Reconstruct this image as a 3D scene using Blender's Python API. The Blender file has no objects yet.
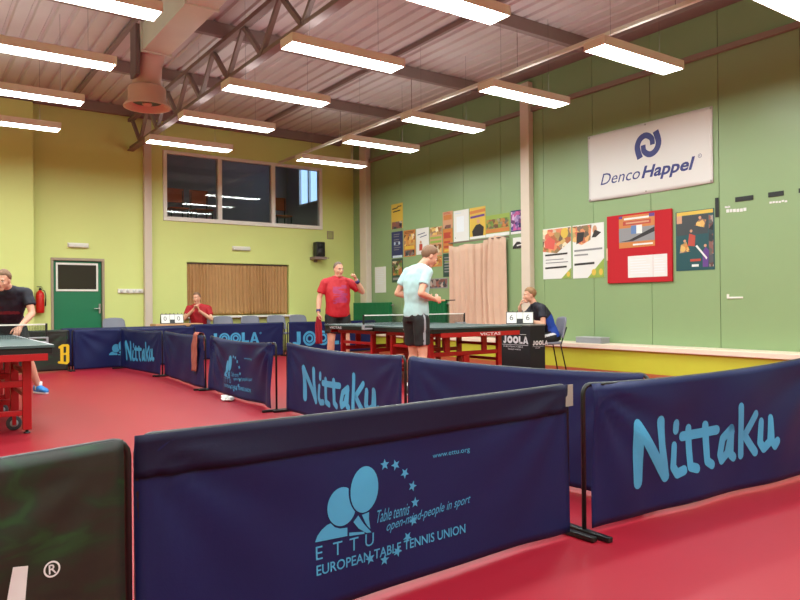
import bpy, bmesh, math, random
from mathutils import Vector as V, Matrix, noise
random.seed(7)
scn = bpy.context.scene
COL = scn.collection
PI = math.pi

# ------------------------------------------------------------------ camera
cam_data = bpy.data.cameras.new('camera')
cam_data.sensor_width = 36.0
cam_data.lens = 36.0 * 703.508 / 800
cam_data.clip_start = 0.05
cam = bpy.data.objects.new('camera', cam_data)
COL.objects.link(cam)
_r = V((0.81776662, -0.57547459, -0.00931391))
_u = V((0.00411129, -0.01034147, 0.99993807))
_f = V((0.57553528, 0.81775427, 0.00609097))
m = Matrix((( _r.x, _u.x, -_f.x, 0.0), (_r.y, _u.y, -_f.y, 0.0), (_r.z, _u.z, -_f.z, 1.08), (0, 0, 0, 1)))
cam.matrix_world = m
scn.camera = cam

# ------------------------------------------------------------------ world + exposure
w = bpy.data.worlds.new('world'); scn.world = w
w.use_nodes = True
w.node_tree.nodes['Background'].inputs[0].default_value = (0.5, 0.55, 0.6, 1)
w.node_tree.nodes['Background'].inputs[1].default_value = 0.05
scn.view_settings.view_transform = 'Standard'
scn.view_settings.look = 'None'
scn.view_settings.gamma = 1
scn.view_settings.use_curve_mapping = False
scn.view_settings.exposure = 1.5
LAMP_STRENGTH = 13.0
scn.cycles.use_denoising = True
scn.cycles.max_bounces = 8
scn.cycles.diffuse_bounces = 5
scn.cycles.sample_clamp_indirect = 6.0
scn.cycles.caustics_reflective = False
scn.cycles.caustics_refractive = False

# ------------------------------------------------------------------ materials
def srgb(r, g, b):
    def c(x):
        x /= 255.0
        return x / 12.92 if x <= 0.04045 else ((x + 0.055) / 1.055) ** 2.4
    return (c(r), c(g), c(b), 1)

MATS = {}
def mat(name, col, rough=0.6, metal=0.0, vary=0.0, vscale=8.0, bump=0.0, bscale=60.0, emit=0.0, spec=0.5, sheen=0.0, trans=0.0):
    if name in MATS: return MATS[name]
    mt = bpy.data.materials.new(name); mt.use_nodes = True
    nt = mt.node_tree; b = nt.nodes['Principled BSDF']
    b.inputs['Base Color'].default_value = col
    b.inputs['Roughness'].default_value = rough
    b.inputs['Metallic'].default_value = metal
    b.inputs['Specular IOR Level'].default_value = spec
    if sheen: b.inputs['Sheen Weight'].default_value = sheen
    if trans: b.inputs['Transmission Weight'].default_value = trans
    tc = nt.nodes.new('ShaderNodeTexCoord')
    if vary > 0:
        n = nt.nodes.new('ShaderNodeTexNoise'); n.inputs['Scale'].default_value = vscale; n.inputs['Detail'].default_value = 4
        mx = nt.nodes.new('ShaderNodeMix'); mx.data_type = 'RGBA'
        mx.inputs['A'].default_value = tuple(min(1, c * (1 - vary)) for c in col[:3]) + (1,)
        mx.inputs['B'].default_value = tuple(min(1, c * (1 + vary)) for c in col[:3]) + (1,)
        nt.links.new(tc.outputs['Object'], n.inputs['Vector'])
        nt.links.new(n.outputs['Fac'], mx.inputs['Factor'])
        nt.links.new(mx.outputs['Result'], b.inputs['Base Color'])
    if bump > 0:
        n2 = nt.nodes.new('ShaderNodeTexNoise'); n2.inputs['Scale'].default_value = bscale
        bp = nt.nodes.new('ShaderNodeBump'); bp.inputs['Strength'].default_value = bump; bp.inputs['Distance'].default_value = 0.01
        nt.links.new(tc.outputs['Object'], n2.inputs['Vector'])
        nt.links.new(n2.outputs['Fac'], bp.inputs['Height'])
        nt.links.new(bp.outputs['Normal'], b.inputs['Normal'])
    if emit > 0:
        b.inputs['Emission Color'].default_value = col
        b.inputs['Emission Strength'].default_value = emit
    MATS[name] = mt
    return mt

def print_mat(name, cols, scale=9.0):
    """a printed picture: patches of ink in several colours"""
    if name in MATS: return MATS[name]
    mt = bpy.data.materials.new(name); mt.use_nodes = True
    nt = mt.node_tree; b = nt.nodes['Principled BSDF']; b.inputs['Roughness'].default_value = 0.35
    tc = nt.nodes.new('ShaderNodeTexCoord')
    n = nt.nodes.new('ShaderNodeTexVoronoi'); n.inputs['Scale'].default_value = scale * 1.1
    nz = nt.nodes.new('ShaderNodeTexNoise'); nz.inputs['Scale'].default_value = scale; nz.inputs['Detail'].default_value = 3
    ad = nt.nodes.new('ShaderNodeMixRGB'); ad.blend_type = 'ADD'; ad.inputs[0].default_value = .12
    nt.links.new(tc.outputs['Object'], nz.inputs['Vector']); nt.links.new(tc.outputs['Object'], ad.inputs[1]); nt.links.new(nz.outputs['Color'], ad.inputs[2])
    nt.links.new(ad.outputs[0], n.inputs['Vector'])
    r = nt.nodes.new('ShaderNodeValToRGB'); r.color_ramp.interpolation = 'LINEAR'
    el = r.color_ramp.elements
    k = len(cols)
    for i, c in enumerate(cols):
        p = 0.12 + 0.76 * i / (k - 1)
        if i < 2: e = el[i]; e.position = p
        else: e = el.new(p)
        e.color = c
    nt.links.new(n.outputs['Color'], r.inputs['Fac'])
    nt.links.new(r.outputs['Color'], b.inputs['Base Color'])
    MATS[name] = mt
    return mt

M_floor = mat('red sports floor', srgb(150, 11, 34), 0.46, vary=0.07, vscale=1.3, bump=0.02, bscale=25)
M_ywall = mat('lime painted plaster', srgb(216, 224, 140), 0.6, vary=0.03, vscale=1.2, bump=0.03)
M_gwall = mat('green lacquered panel', srgb(138, 162, 116), 0.40, vary=0.03, vscale=1.5)
M_deck = mat('primed roof deck', srgb(196, 180, 176), 0.55, vary=0.06, vscale=2)
M_steel = mat('grey brown painted steel', srgb(138, 116, 110), 0.8, vary=0.08, vscale=5)
M_steel_lt = mat('cream painted steel', srgb(214, 198, 182), 0.45, vary=0.04, vscale=3)
M_white = mat('white paint', srgb(236, 230, 224), 0.45)
M_paper = mat('white paper', srgb(224, 222, 220), 0.6)
M_black = mat('black paint', srgb(18, 17, 19), 0.4)
M_blackcloth = mat('black cloth', srgb(20, 18, 21), 0.8, bump=0.05, bscale=90)
M_navy = mat('navy nylon cloth', srgb(17, 26, 76), 0.5, vary=0.12, vscale=3, bump=0.04, bscale=140, spec=.3)
M_navy2 = mat('navy nylon hem', srgb(17, 17, 50), 0.6, vary=0.1, vscale=3, bump=0.04, bscale=140, spec=.3)
M_print = mat('light blue cloth print', srgb(66, 154, 200), 0.5, vary=0.1, vscale=6)
M_yellow = mat('yellow cloth print', srgb(226, 190, 30), 0.5)
M_whiteprint = mat('white cloth print', srgb(215, 212, 215), 0.5)
M_redsteel = mat('red powder coated steel', srgb(168, 14, 22), 0.4, vary=0.06)
M_tabletop = mat('grey green table playing surface', srgb(62, 84, 84), 0.5, vary=0.05)
M_net = mat('black net', srgb(22, 30, 30), 0.7)
M_chrome = mat('worn metal', srgb(170, 165, 160), 0.3, metal=0.9)
M_greychair = mat('grey moulded plastic', srgb(128, 128, 142), 0.5)
M_wood = mat('light wood', srgb(206, 152, 108), 0.45, vary=0.15, vscale=12)
M_ledge = mat('cream bench board', srgb(236, 216, 196), 0.4, vary=0.04, vscale=4)
M_bench = mat('yellow bench front', srgb(196, 196, 60), 0.45, vary=0.04)
M_greenrad = mat('green enamel', srgb(8, 108, 62), 0.4)
M_greendoor = mat('green door paint', srgb(20, 118, 78), 0.4, vary=0.05, vscale=3)
M_doorframe = mat('grey door frame', srgb(168, 150, 128), 0.5)
M_curtain = mat('tan curtain cloth', srgb(186, 140, 92), 0.75, vary=0.12, vscale=5)
M_curtain2 = mat('pink beige curtain cloth', srgb(208, 172, 150), 0.7, vary=0.12, vscale=3)
M_redboard = mat('red felt board', srgb(182, 14, 30), 0.8, bump=0.05)
M_logo = mat('navy logo ink', srgb(44, 48, 118), 0.45)
M_grey = mat('grey plastic', srgb(150, 152, 158), 0.5)
M_rubber = mat('dark rubber', srgb(60, 60, 64), 0.6)
M_extred = mat('red extinguisher enamel', srgb(200, 20, 18), 0.3)
M_orange = mat('orange towel', srgb(156, 84, 72), 0.85, vary=0.15, vscale=20)
M_duct = mat('galvanised duct sheet', srgb(206, 208, 192), 0.45, metal=0.0, vary=0.15, vscale=1.5)
M_duct_shade = mat('duct side shade tone', srgb(112, 92, 90), 0.55, metal=0.1, vary=0.1)  # brown stands in for shade on the duct's galvanised side
M_pink = mat('pale fan housing', srgb(214, 176, 164), 0.4)

def lamp_mat(name='lamp diffuser', k=1.0, col=(0.90, 1.0, 0.97, 1)):
    mt = bpy.data.materials.new(name); mt.use_nodes = True
    nt = mt.node_tree; b = nt.nodes['Principled BSDF']
    b.inputs['Base Color'].default_value = (0.9, 0.9, 0.9, 1)
    b.inputs['Emission Color'].default_value = col
    b.inputs['Emission Strength'].default_value = LAMP_STRENGTH * k
    return mt
M_lamp = lamp_mat()
M_added_uplight = lamp_mat('added uplight glow', .17, (.86, .96, 1.0, 1))  # unseen glow on the lamp tops, added to whiten ceiling and upper walls

def glass_mat(name, tint, alpha):
    mt = bpy.data.materials.new(name); mt.use_nodes = True
    nt = mt.node_tree; out = nt.nodes['Material Output']; nt.nodes.remove(nt.nodes['Principled BSDF'])
    g = nt.nodes.new('ShaderNodeBsdfGlossy'); g.inputs['Roughness'].default_value = 0.02
    t = nt.nodes.new('ShaderNodeBsdfTransparent'); t.inputs['Color'].default_value = tint
    fr = nt.nodes.new('ShaderNodeFresnel'); fr.inputs['IOR'].default_value = 1.5
    mx = nt.nodes.new('ShaderNodeMixShader')
    nt.links.new(fr.outputs[0], mx.inputs[0]); nt.links.new(t.outputs[0], mx.inputs[1]); nt.links.new(g.outputs[0], mx.inputs[2])
    nt.links.new(mx.outputs[0], out.inputs[0])
    return mt
M_glass = glass_mat('window glass', (0.9, 0.92, 0.92, 1), 0)

def camo_mat():
    mt = bpy.data.materials.new('dark green patterned cloth'); mt.use_nodes = True
    nt = mt.node_tree; b = nt.nodes['Principled BSDF']; b.inputs['Roughness'].default_value = 0.5
    tc = nt.nodes.new('ShaderNodeTexCoord'); mp = nt.nodes.new('ShaderNodeMapping')
    mp.inputs['Scale'].default_value = (1.0, 1.0, 2.2); mp.inputs['Rotation'].default_value = (0, 0.6, 0)
    n = nt.nodes.new('ShaderNodeTexNoise'); n.inputs['Scale'].default_value = 4.0; n.inputs['Detail'].default_value = 5; n.inputs['Distortion'].default_value = 1.6
    r = nt.nodes.new('ShaderNodeValToRGB')
    e = r.color_ramp.elements
    e[0].position = 0.32; e[0].color = srgb(20, 24, 18)
    e[1].position = 0.72; e[1].color = srgb(20, 62, 26)
    x = e.new(0.47); x.color = srgb(30, 28, 22)
    x = e.new(0.58); x.color = srgb(14, 38, 22)
    nt.links.new(tc.outputs['Object'], mp.inputs['Vector']); nt.links.new(mp.outputs[0], n.inputs['Vector'])
    nt.links.new(n.outputs['Fac'], r.inputs[0]); nt.links.new(r.outputs[0], b.inputs['Base Color'])
    return mt
M_camo = camo_mat()

# ------------------------------------------------------------------ mesh builder
class MB:
    def __init__(s): s.v = []; s.f = []; s.m = []; s.mats = []; s.cur = 0; s.sm = []; s.smooth = False
    def use(s, material, smooth=None):
        if material not in s.mats: s.mats.append(material)
        s.cur = s.mats.index(material)
        if smooth is not None: s.smooth = smooth
        return s
    def add(s, vs, fs):
        o = len(s.v); s.v += [V(p) for p in vs]
        for f in fs:
            s.f.append(tuple(i + o for i in f)); s.m.append(s.cur); s.sm.append(s.smooth)
        return s
    def box(s, x0, x1, y0, y1, z0, z1, M=None):
        vs = [V((x, y, z)) for x in (x0, x1) for y in (y0, y1) for z in (z0, z1)]
        if M: vs = [M @ p for p in vs]
        return s.add(vs, [(0, 1, 3, 2), (4, 6, 7, 5), (0, 4, 5, 1), (2, 3, 7, 6), (0, 2, 6, 4), (1, 5, 7, 3)])
    def beam(s, p0, p1, wd, ht, up=(0, 0, 1)):
        p0 = V(p0); p1 = V(p1); d = (p1 - p0).normalized(); up = V(up)
        if abs(d.dot(up)) > 0.98: up = V((0, 1, 0))
        r = d.cross(up).normalized(); u = r.cross(d)
        vs = []
        for p in (p0, p1):
            for a, b in ((-1, -1), (1, -1), (1, 1), (-1, 1)): vs.append(p + r * wd / 2 * a + u * ht / 2 * b)
        return s.add(vs, [(0, 1, 2, 3), (7, 6, 5, 4), (0, 4, 5, 1), (1, 5, 6, 2), (2, 6, 7, 3), (3, 7, 4, 0)])
    def tube(s, pts, r, seg=8, caps=True):
        pts = [V(p) for p in pts]; n = len(pts)
        rad = r if isinstance(r, (list, tuple)) else [r] * n
        prev = None; vs = []; fs = []
        for i, p in enumerate(pts):
            d = (pts[min(i + 1, n - 1)] - pts[max(i - 1, 0)]).normalized()
            if prev is None:
                a = V((0, 0, 1)) if abs(d.z) < 0.9 else V((1, 0, 0))
                x = d.cross(a).normalized()
            else:
                x = (prev - d * prev.dot(d)).normalized()
            prev = x; y = d.cross(x)
            for k in range(seg):
                t = 2 * PI * k / seg; vs.append(p + (x * math.cos(t) + y * math.sin(t)) * rad[i])
        for i in range(n - 1):
            for k in range(seg):
                fs.append((i * seg + k, i * seg + (k + 1) % seg, (i + 1) * seg + (k + 1) % seg, (i + 1) * seg + k))
        if caps:
            fs.append(tuple(range(seg))[::-1]); fs.append(tuple((n - 1) * seg + k for k in range(seg)))
        return s.add(vs, fs)
    def lathe(s, prof, c=(0, 0, 0), seg=24, axis='z'):
        c = V(c); vs = []; fs = []
        for r, h in prof:
            for k in range(seg):
                t = 2 * PI * k / seg; a, b = r * math.cos(t), r * math.sin(t)
                vs.append(c + (V((a, b, h)) if axis == 'z' else V((h, a, b)) if axis == 'x' else V((b, h, a))))
        n = len(prof)
        for i in range(n - 1):
            for k in range(seg):
                fs.append((i * seg + k, i * seg + (k + 1) % seg, (i + 1) * seg + (k + 1) % seg, (i + 1) * seg + k))
        fs.append(tuple(range(seg))[::-1]); fs.append(tuple((n - 1) * seg + k for k in range(seg)))
        return s.add(vs, fs)
    def ell(s, c, rx, ry, rz, R=V((1, 0, 0)), F=V((0, 1, 0)), U=V((0, 0, 1)), nu=16, nv=10):
        c = V(c); vs = [c + U * rz]; fs = []
        for j in range(1, nv):
            e = PI / 2 - PI * j / nv
            for k in range(nu):
                a = 2 * PI * k / nu
                vs.append(c + R * rx * math.cos(e) * math.cos(a) + F * ry * math.cos(e) * math.sin(a) + U * rz * math.sin(e))
        vs.append(c - U * rz); L = len(vs) - 1
        for k in range(nu): fs.append((0, 1 + k, 1 + (k + 1) % nu))
        for j in range(nv - 2):
            for k in range(nu):
                a = 1 + j * nu
                fs.append((a + k, a + nu + k, a + nu + (k + 1) % nu, a + (k + 1) % nu))
        a = 1 + (nv - 2) * nu
        for k in range(nu): fs.append((a + k, L, a + (k + 1) % nu))
        return s.add(vs, fs)
    def loft(s, secs, seg=20, pw=2.0):
        """secs: (centre, right vec*rx, front vec*ry)"""
        vs = []; fs = []
        for c, a, b in secs:
            c = V(c); a = V(a); b = V(b)
            for k in range(seg):
                t = 2 * PI * k / seg; ct, st = math.cos(t), math.sin(t)
                ct = math.copysign(abs(ct) ** (2 / pw), ct); st = math.copysign(abs(st) ** (2 / pw), st)
                vs.append(c + a * ct + b * st)
        n = len(secs)
        for i in range(n - 1):
            for k in range(seg):
                fs.append((i * seg + k, i * seg + (k + 1) % seg, (i + 1) * seg + (k + 1) % seg, (i + 1) * seg + k))
        fs.append(tuple(range(seg))[::-1]); fs.append(tuple((n - 1) * seg + k for k in range(seg)))
        return s.add(vs, fs)
    def chain(s, pts, rad, seg=14):
        """closed tapered capsules, one per segment, for voxel union"""
        for i in range(len(pts) - 1):
            p0, p1 = V(pts[i]), V(pts[i + 1]); d = (p1 - p0)
            s.tube([p0, p1], [rad[i], rad[i + 1]], seg)
        for p, r in zip(pts, rad): s.ell(p, r, r, r, nu=seg, nv=8)
        return s
    def poly(s, pts2, fn, thick=0.0):
        """flat polygon from 2D points through fn(u,v)->V"""
        return s.add([fn(*p) for p in pts2], [tuple(range(len(pts2)))])
    def mesh(s, name):
        me = bpy.data.meshes.new(name)
        me.from_pydata([tuple(p) for p in s.v], [], s.f)
        for mt in s.mats: me.materials.append(mt)
        me.polygons.foreach_set('material_index', s.m)
        me.polygons.foreach_set('use_smooth', s.sm)
        me.update()
        return me
    def build(s, name, parent=None, bevel=0.0, solid=0.0):
        return link(name, s.mesh(name), parent, bevel, solid)

def link(name, me, parent=None, bevel=0.0, solid=0.0):
    o = bpy.data.objects.new(name, me); COL.objects.link(o)
    if parent is not None: o.parent = parent
    if solid:
        md = o.modifiers.new('Solidify', 'SOLIDIFY'); md.thickness = solid; md.offset = 0
    if bevel:
        md = o.modifiers.new('Bevel', 'BEVEL'); md.width = bevel; md.segments = 2; md.limit_method = 'ANGLE'
    return o

def thing(name, label, cat, loc=(0, 0, 0), rz=0.0, group=None):
    o = bpy.data.objects.new(name, None); COL.objects.link(o)
    o.location = loc; o.rotation_euler = (0, 0, rz); o.empty_display_size = 0.1
    return tag(o, label, cat, group)
def tag(o, label, cat, group=None):
    o['label'] = label; o['category'] = cat
    if group: o['group'] = group
    return o
def struct(o, label=None, cat=None):
    o['kind'] = 'structure'
    if label: o['label'] = label
    if cat: o['category'] = cat
    return o
def copy_thing(root, loc, label, group=None, rz=None):
    c = root.copy(); COL.objects.link(c); c.location = loc; c['label'] = label
    if rz is not None: c.rotation_euler = (0, 0, rz)
    if group: c['group'] = group
    for ch in list(root.children):
        d = ch.copy(); COL.objects.link(d); d.parent = c
        for g in list(ch.children):
            e = g.copy(); COL.objects.link(e); e.parent = d
    return c

def text2d(s, width=None, height=None, shear=0.0, bold=0.0, spacing=1.0):
    """returns (verts2d, faces) of flat lettering, scaled to width and/or cap height, origin at lower left"""
    cu = bpy.data.curves.new('tmp', 'FONT'); cu.body = s; cu.shear = shear; cu.offset = bold; cu.space_character = spacing
    cu.dimensions = '2D'; cu.fill_mode = 'FRONT'; cu.resolution_u = 3
    ob = bpy.data.objects.new('tmp', cu); COL.objects.link(ob)
    dg = bpy.context.evaluated_depsgraph_get()
    me = bpy.data.meshes.new_from_object(ob.evaluated_get(dg))
    vs = [(v.co.x, v.co.y) for v in me.vertices]; fs = [tuple(p.vertices) for p in me.polygons]
    bpy.data.objects.remove(ob); bpy.data.curves.remove(cu); bpy.data.meshes.remove(me)
    x0 = min(p[0] for p in vs); x1 = max(p[0] for p in vs); y0 = min(p[1] for p in vs); y1 = max(p[1] for p in vs)
    sx = width / (x1 - x0) if width else None
    sy = height / (y1 - y0) if height else None
    sx = sx or sy; sy = sy or sx
    return [((p[0] - x0) * sx, (p[1] - y0) * sy) for p in vs], fs

def refine2d(vs, fs, maxlen):
    bm = bmesh.new()
    bv = [bm.verts.new((x, y, 0)) for x, y in vs]
    for f in fs:
        try: bm.faces.new([bv[i] for i in f])
        except ValueError: pass
    bmesh.ops.triangulate(bm, faces=bm.faces[:])
    for _ in range(5):
        es = [e for e in bm.edges if e.calc_length() > maxlen]
        if not es: break
        bmesh.ops.subdivide_edges(bm, edges=es, cuts=1)
        bmesh.ops.triangulate(bm, faces=[f for f in bm.faces if len(f.verts) > 3])
    bm.verts.index_update()
    out = [(v.co.x, v.co.y) for v in bm.verts], [tuple(v.index for v in f.verts) for f in bm.faces]
    bm.free()
    return out

class Marks:
    """2D print outlines"""
    def __init__(s): s.v = []; s.f = []
    def add(s, vs, fs):
        o = len(s.v); s.v += vs; s.f += [tuple(i + o for i in f) for f in fs]; return s
    def text(s, t, x, z, width=None, height=None, rot=0.0, **k):
        vs, fs = text2d(t, width, height, **k)
        c, n = math.cos(rot), math.sin(rot)
        return s.add([(x + a * c - b * n, z + a * n + b * c) for a, b in vs], fs)
    def stroke(s, pts, wd):
        n = 12; r = wd / 2
        for a, b in zip(pts, pts[1:]):
            d = V((b[0] - a[0], b[1] - a[1])); L = d.length
            if L < 1e-6: continue
            d /= L; p = V((-d.y, d.x)) * r
            s.add([(a[0] + p.x, a[1] + p.y), (a[0] - p.x, a[1] - p.y), (b[0] - p.x, b[1] - p.y), (b[0] + p.x, b[1] + p.y)], [(0, 1, 2, 3)])
        for a in pts:
            s.add([(a[0] + r * math.cos(2 * PI * k / n), a[1] + r * math.sin(2 * PI * k / n)) for k in range(n)], [tuple(range(n))])
        return s
    def ellipse(s, cx, cz, rx, rz, rot=0.0, a0=0, a1=2 * PI, n=28):
        c, q = math.cos(rot), math.sin(rot); pts = []
        for k in range(n):
            t = a0 + (a1 - a0) * k / (n if abs(a1 - a0 - 2 * PI) < 1e-6 else n - 1)
            x, y = rx * math.cos(t), rz * math.sin(t); pts.append((cx + x * c - y * q, cz + x * q + y * c))
        return s.add(pts, [tuple(range(n))])
    def ring(s, cx, cz, ro, ri, ez=1.0, a0=0.0, a1=2 * PI, n=32):
        vs = []; fs = []
        for k in range(n + 1):
            t = a0 + (a1 - a0) * k / n
            vs += [(cx + ro * math.cos(t), cz + ro * ez * math.sin(t)), (cx + ri * math.cos(t), cz + ri * ez * math.sin(t))]
        for k in range(n): fs.append((2 * k, 2 * k + 1, 2 * k + 3, 2 * k + 2))
        return s.add(vs, fs)
    def star(s, cx, cz, r, rot=0.0):
        pts = []
        for k in range(10):
            rr = r if k % 2 == 0 else r * 0.42; t = PI / 2 + rot + PI * k / 5; pts.append((cx + rr * math.cos(t), cz + rr * math.sin(t)))
        return s.add(pts + [(cx, cz)], [(k, (k + 1) % 10, 10) for k in range(10)])
    def poly(s, pts): return s.add(list(pts), [tuple(range(len(pts)))])
    def onto(s, fn, name, material, parent, maxlen=0.05):
        vs, fs = refine2d(s.v, s.f, maxlen)
        mb = MB().use(material); mb.add([fn(x, z) for x, z in vs], fs)
        return mb.build(name, parent)

def flat_text(t, origin, xd, zd, material, name, parent, width=None, height=None, **k):
    mk = Marks().text(t, 0, 0, width, height, **k)
    o = V(origin); xd = V(xd); zd = V(zd)
    mb = MB().use(material); mb.add([o + xd * a + zd * b for a, b in mk.v], mk.f)
    return mb.build(name, parent)

# ================================================================== STRUCTURE
XL, XR, YF, YB, ZD = -4.2, 9.53, -6.5, 15.6, 5.30
struct(MB().use(M_floor).box(XL - .2, XR + .3, YF - .2, YB + 0.4, -0.15, 0.0).build('floor'))

def wall_cells(mb, axis, a0, a1, z0, z1, t0, t1, holes):
    xs = sorted({a0, a1, *[h[0] for h in holes], *[h[1] for h in holes]}); zs = sorted({z0, z1, *[h[2] for h in holes], *[h[3] for h in holes]})
    for i in range(len(xs) - 1):
        for j in range(len(zs) - 1):
            cx = (xs[i] + xs[i + 1]) / 2; cz = (zs[j] + zs[j + 1]) / 2
            if any(h[0] < cx < h[1] and h[2] < cz < h[3] for h in holes): continue
            if axis == 'x': mb.box(xs[i], xs[i + 1], t0, t1, zs[j], zs[j + 1])
            else: mb.box(t0, t1, xs[i], xs[i + 1], zs[j], zs[j + 1])
    return mb
WIN1 = (4.64, 8.60, 2.97, 4.52); WIN2 = (5.16, 7.67, 0.86, 2.07); DOOR = (2.40, 3.42, 0.0, 2.09)
mb = MB().use(M_ywall)
wall_cells(mb, 'x', XL - .2, XR, 0.0, ZD + .25, YB, YB + .25, [WIN1, WIN2, DOOR])
mb.box(XL - .2, 2.05, 15.25, YB, 0, 5.08)
struct(mb.build('wall_back'))
mb = MB().use(M_gwall)
e = [YF - 0.2] + [5.586 - 1.13 * k for k in range(10, -1, -1)] + [5.586 + 1.125 * k for k in range(1, 9)] + [YB]
e = sorted(e)
for a, b in zip(e, e[1:]): mb.box(XR, XR + .06, a + .004, b - .004, 0, ZD + .25)
mb.use(mat('dark seam', srgb(54, 66, 44), 0.7)).box(XR + .012, XR + .2, YF - .2, YB, 0, ZD + .25)
struct(mb.build('wall_right', bevel=0.003))
struct(MB().use(M_ywall).box(XL - .2, XL, YF - .2, YB, 0, ZD + .25).build('wall_left'))
struct(MB().use(M_ywall).box(XL, XR, YF - .2, YF, 0, ZD + .25).build('wall_front'))
# corrugated roof deck, ribs run away from the camera
mb = MB().use(M_deck); prof = []; x = XL
while x < XR + .1:
    prof += [(x, ZD), (x + .17, ZD), (x + .19, ZD + .035), (x + .23, ZD + .035)]; x += .25
vs = []; fs = []
for px, pz in prof: vs += [(px, YF - .1, pz), (px, YB + .05, pz)]
for i in range(len(prof) - 1): fs.append((2 * i, 2 * i + 1, 2 * i + 3, 2 * i + 2))
mb.add(vs, fs)
mb.box(XL, XR + .2, YF - .1, YB + .1, ZD + .08, ZD + .2)
struct(mb.build('ceiling'))

# purlins, roof rails, eave beam, columns, truss
PUR = [15.38, 12.6, 10.1, 7.45, 4.85, 2.3]
for i, y in enumerate(PUR):
    o = MB().use(M_steel).box(XL, 9.02, y - .05, y + .05, ZD - .20, ZD - .003).build('purlin', bevel=.004)
    tag(o, ['brown roof purlin running along the top of the lime back wall', 'brown roof purlin one bay forward of the back wall', 'brown roof purlin two bays forward of the back wall',
            'brown roof purlin three bays forward of the back wall', 'brown roof purlin four bays forward of the back wall', 'brown roof purlin nearest the camera, above its head'][i], 'beam', 'roof purlins under the deck')
for i, x in enumerate((2.76, 6.77)):
    o = MB().use(M_steel).box(x - .03, x + .03, YF, YB - .03, ZD - .075, ZD - .003).build('roof_rail')
    tag(o, ['thin roof rail left of the air duct, running away from the camera', 'thin roof rail between the duct and the green wall, under the deck'][i], 'rail', 'thin roof rails')
mb = MB().use(M_steel).box(9.03, XR - .002, YF, YB - .02, ZD - .045, ZD - .003)
mb.box(9.03, 9.11, YF, YB - .02, ZD - .12, ZD - .045)
o = mb.build('eave_beam', bevel=.004)
tag(o, 'brown eave beam where the roof meets the green wall', 'beam')
t = thing('tie_bar', 'long pale tie bar hung below the roof between middle and right lamp rows', 'bar', (7.4, YF + .2, 4.50))
MB().use(M_steel_lt).box(-.025, .025, 0, YB - YF - .25, 0, .02).box(-.006, .006, 0, YB - YF - .25, .02, .06).build('bar', t)
for y in PUR[1:]: MB().use(M_steel, True).tube([(0, y - YF - .2, .06), (0, y - YF - .2, ZD - .202 - 4.5)], .006, 6).build('hanger_rod', t)
o = MB().use(mat('pinkish brown rail paint', srgb(140, 120, 108), .6)).box(XR - .07, XR - .002, YF, YB - .02, 4.62, 4.70).build('wall_rail', bevel=.004)
tag(o, 'long brown steel rail fixed high along the green wall', 'rail')
def column(x0, x1, y0, y1, z0, label):
    t = thing('steel_column', label, 'column', ((x0 + x1) / 2, (y0 + y1) / 2, 0), 0, 'cream steel wall columns')
    ax, ay = (x1 - x0) / 2, (y1 - y0) / 2
    mb = MB().use(M_steel_lt)
    if ax < ay or True:
        mb.box(-ax, ax, -ay, ay, z0, ZD - .13)
    mb.build('shaft', t, bevel=.01)
    MB().use(M_steel_lt).box(-ax - .015, ax, -ay - .02, ay + .02, z0, z0 + .015).build('base_plate', t)
column(9.40, XR - .005, 9.20, 9.42, .415, 'cream steel column on the green wall between curtain and meal posters')
column(9.37, XR - .005, 14.75, 15.05, .415, 'cream steel column on the green wall by the far corner')
column(4.21, 4.37, 15.48, YB - .003, .02, 'cream steel column on the lime back wall between door and high window')

t = thing('roof_truss', 'brown lattice steel roof truss between duct and middle lamps', 'truss', (3.95, 6, 4.4))
MB().use(M_steel).box(-.065, .065, -12.4, 9.57, 0.0, .02).box(-.02, .02, -12.4, 9.57, .02, .10).build('bottom_chord', t, bevel=.003)
MB().use(M_steel).box(-.05, .05, -12.4, 9.57, .62, .69).build('top_chord', t, bevel=.003)
y = -11.6
while y < 9.4:
    for a, b in (((0, y, .06), (0, y + .6, .64)), ((0, y + .6, .64), (0, y + 1.2, .06))):
        if b[1] < 9.55: MB().use(M_steel).beam(a, b, .06, .06).build('web_bar', t)
    y += 1.2

# door, windows
t = struct(thing('door_1', 'green door with dark glazed upper panel and grey frame', 'door', (2.91, YB, 0)))
MB().use(M_greendoor).box(-.46, .46, .05, .10, .01, 2.03).build('leaf', t, bevel=.004)
MB().use(M_doorframe).box(-.508, -.462, -.02, .12, 0, 2.088).box(.462, .508, -.02, .12, 0, 2.088).box(-.462, .462, -.02, .12, 2.035, 2.088).build('frame', t, bevel=.004)
MB().use(M_white).box(-.41, .39, .03, .05, 1.41, 1.45).box(-.41, .39, .03, .05, 1.95, 1.99).box(-.41, -.375, .03, .05, 1.45, 1.95).box(.355, .39, .03, .05, 1.45, 1.95).build('pane_trim', t)
MB().use(mat('dark door glass', srgb(44, 40, 40), .12)).box(-.375, .355, .038, .05, 1.45, 1.95).build('pane', t)
MB().use(M_chrome).box(.40, .44, .03, .05, .95, 1.15).tube([(.42, .0, 1.05), (.30, .0, 1.05)], .011).tube([(.42, .04, 1.05), (.42, .0, 1.05)], .009).build('handle', t)

t = struct(thing('window_1', 'wide three pane high window in the lime wall looking into a dark room', 'window', (6.62, YB, 3.745)))
hw, hh = 1.978, .773
mb = MB().use(M_white)
mb.box(-hw, hw, -.04, .1, -hh, -hh + .09).box(-hw, hw, -.04, .1, hh - .07, hh).box(-hw, -hw + .08, -.04, .1, -hh + .09, hh - .07).box(hw - .08, hw, -.04, .1, -hh + .09, hh - .07)
for x in (-.69, .64): mb.box(x - .05, x + .05, -.04, .1, -hh + .09, hh - .07)
mb.build('frame', t, bevel=.004)
for a, b in ((-hw + .08, -.74), (-.64, .59), (.69, hw - .08)):
    MB().use(M_glass).box(a, b, .03, .036, -hh + .09, hh - .07).build('pane', t)
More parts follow.
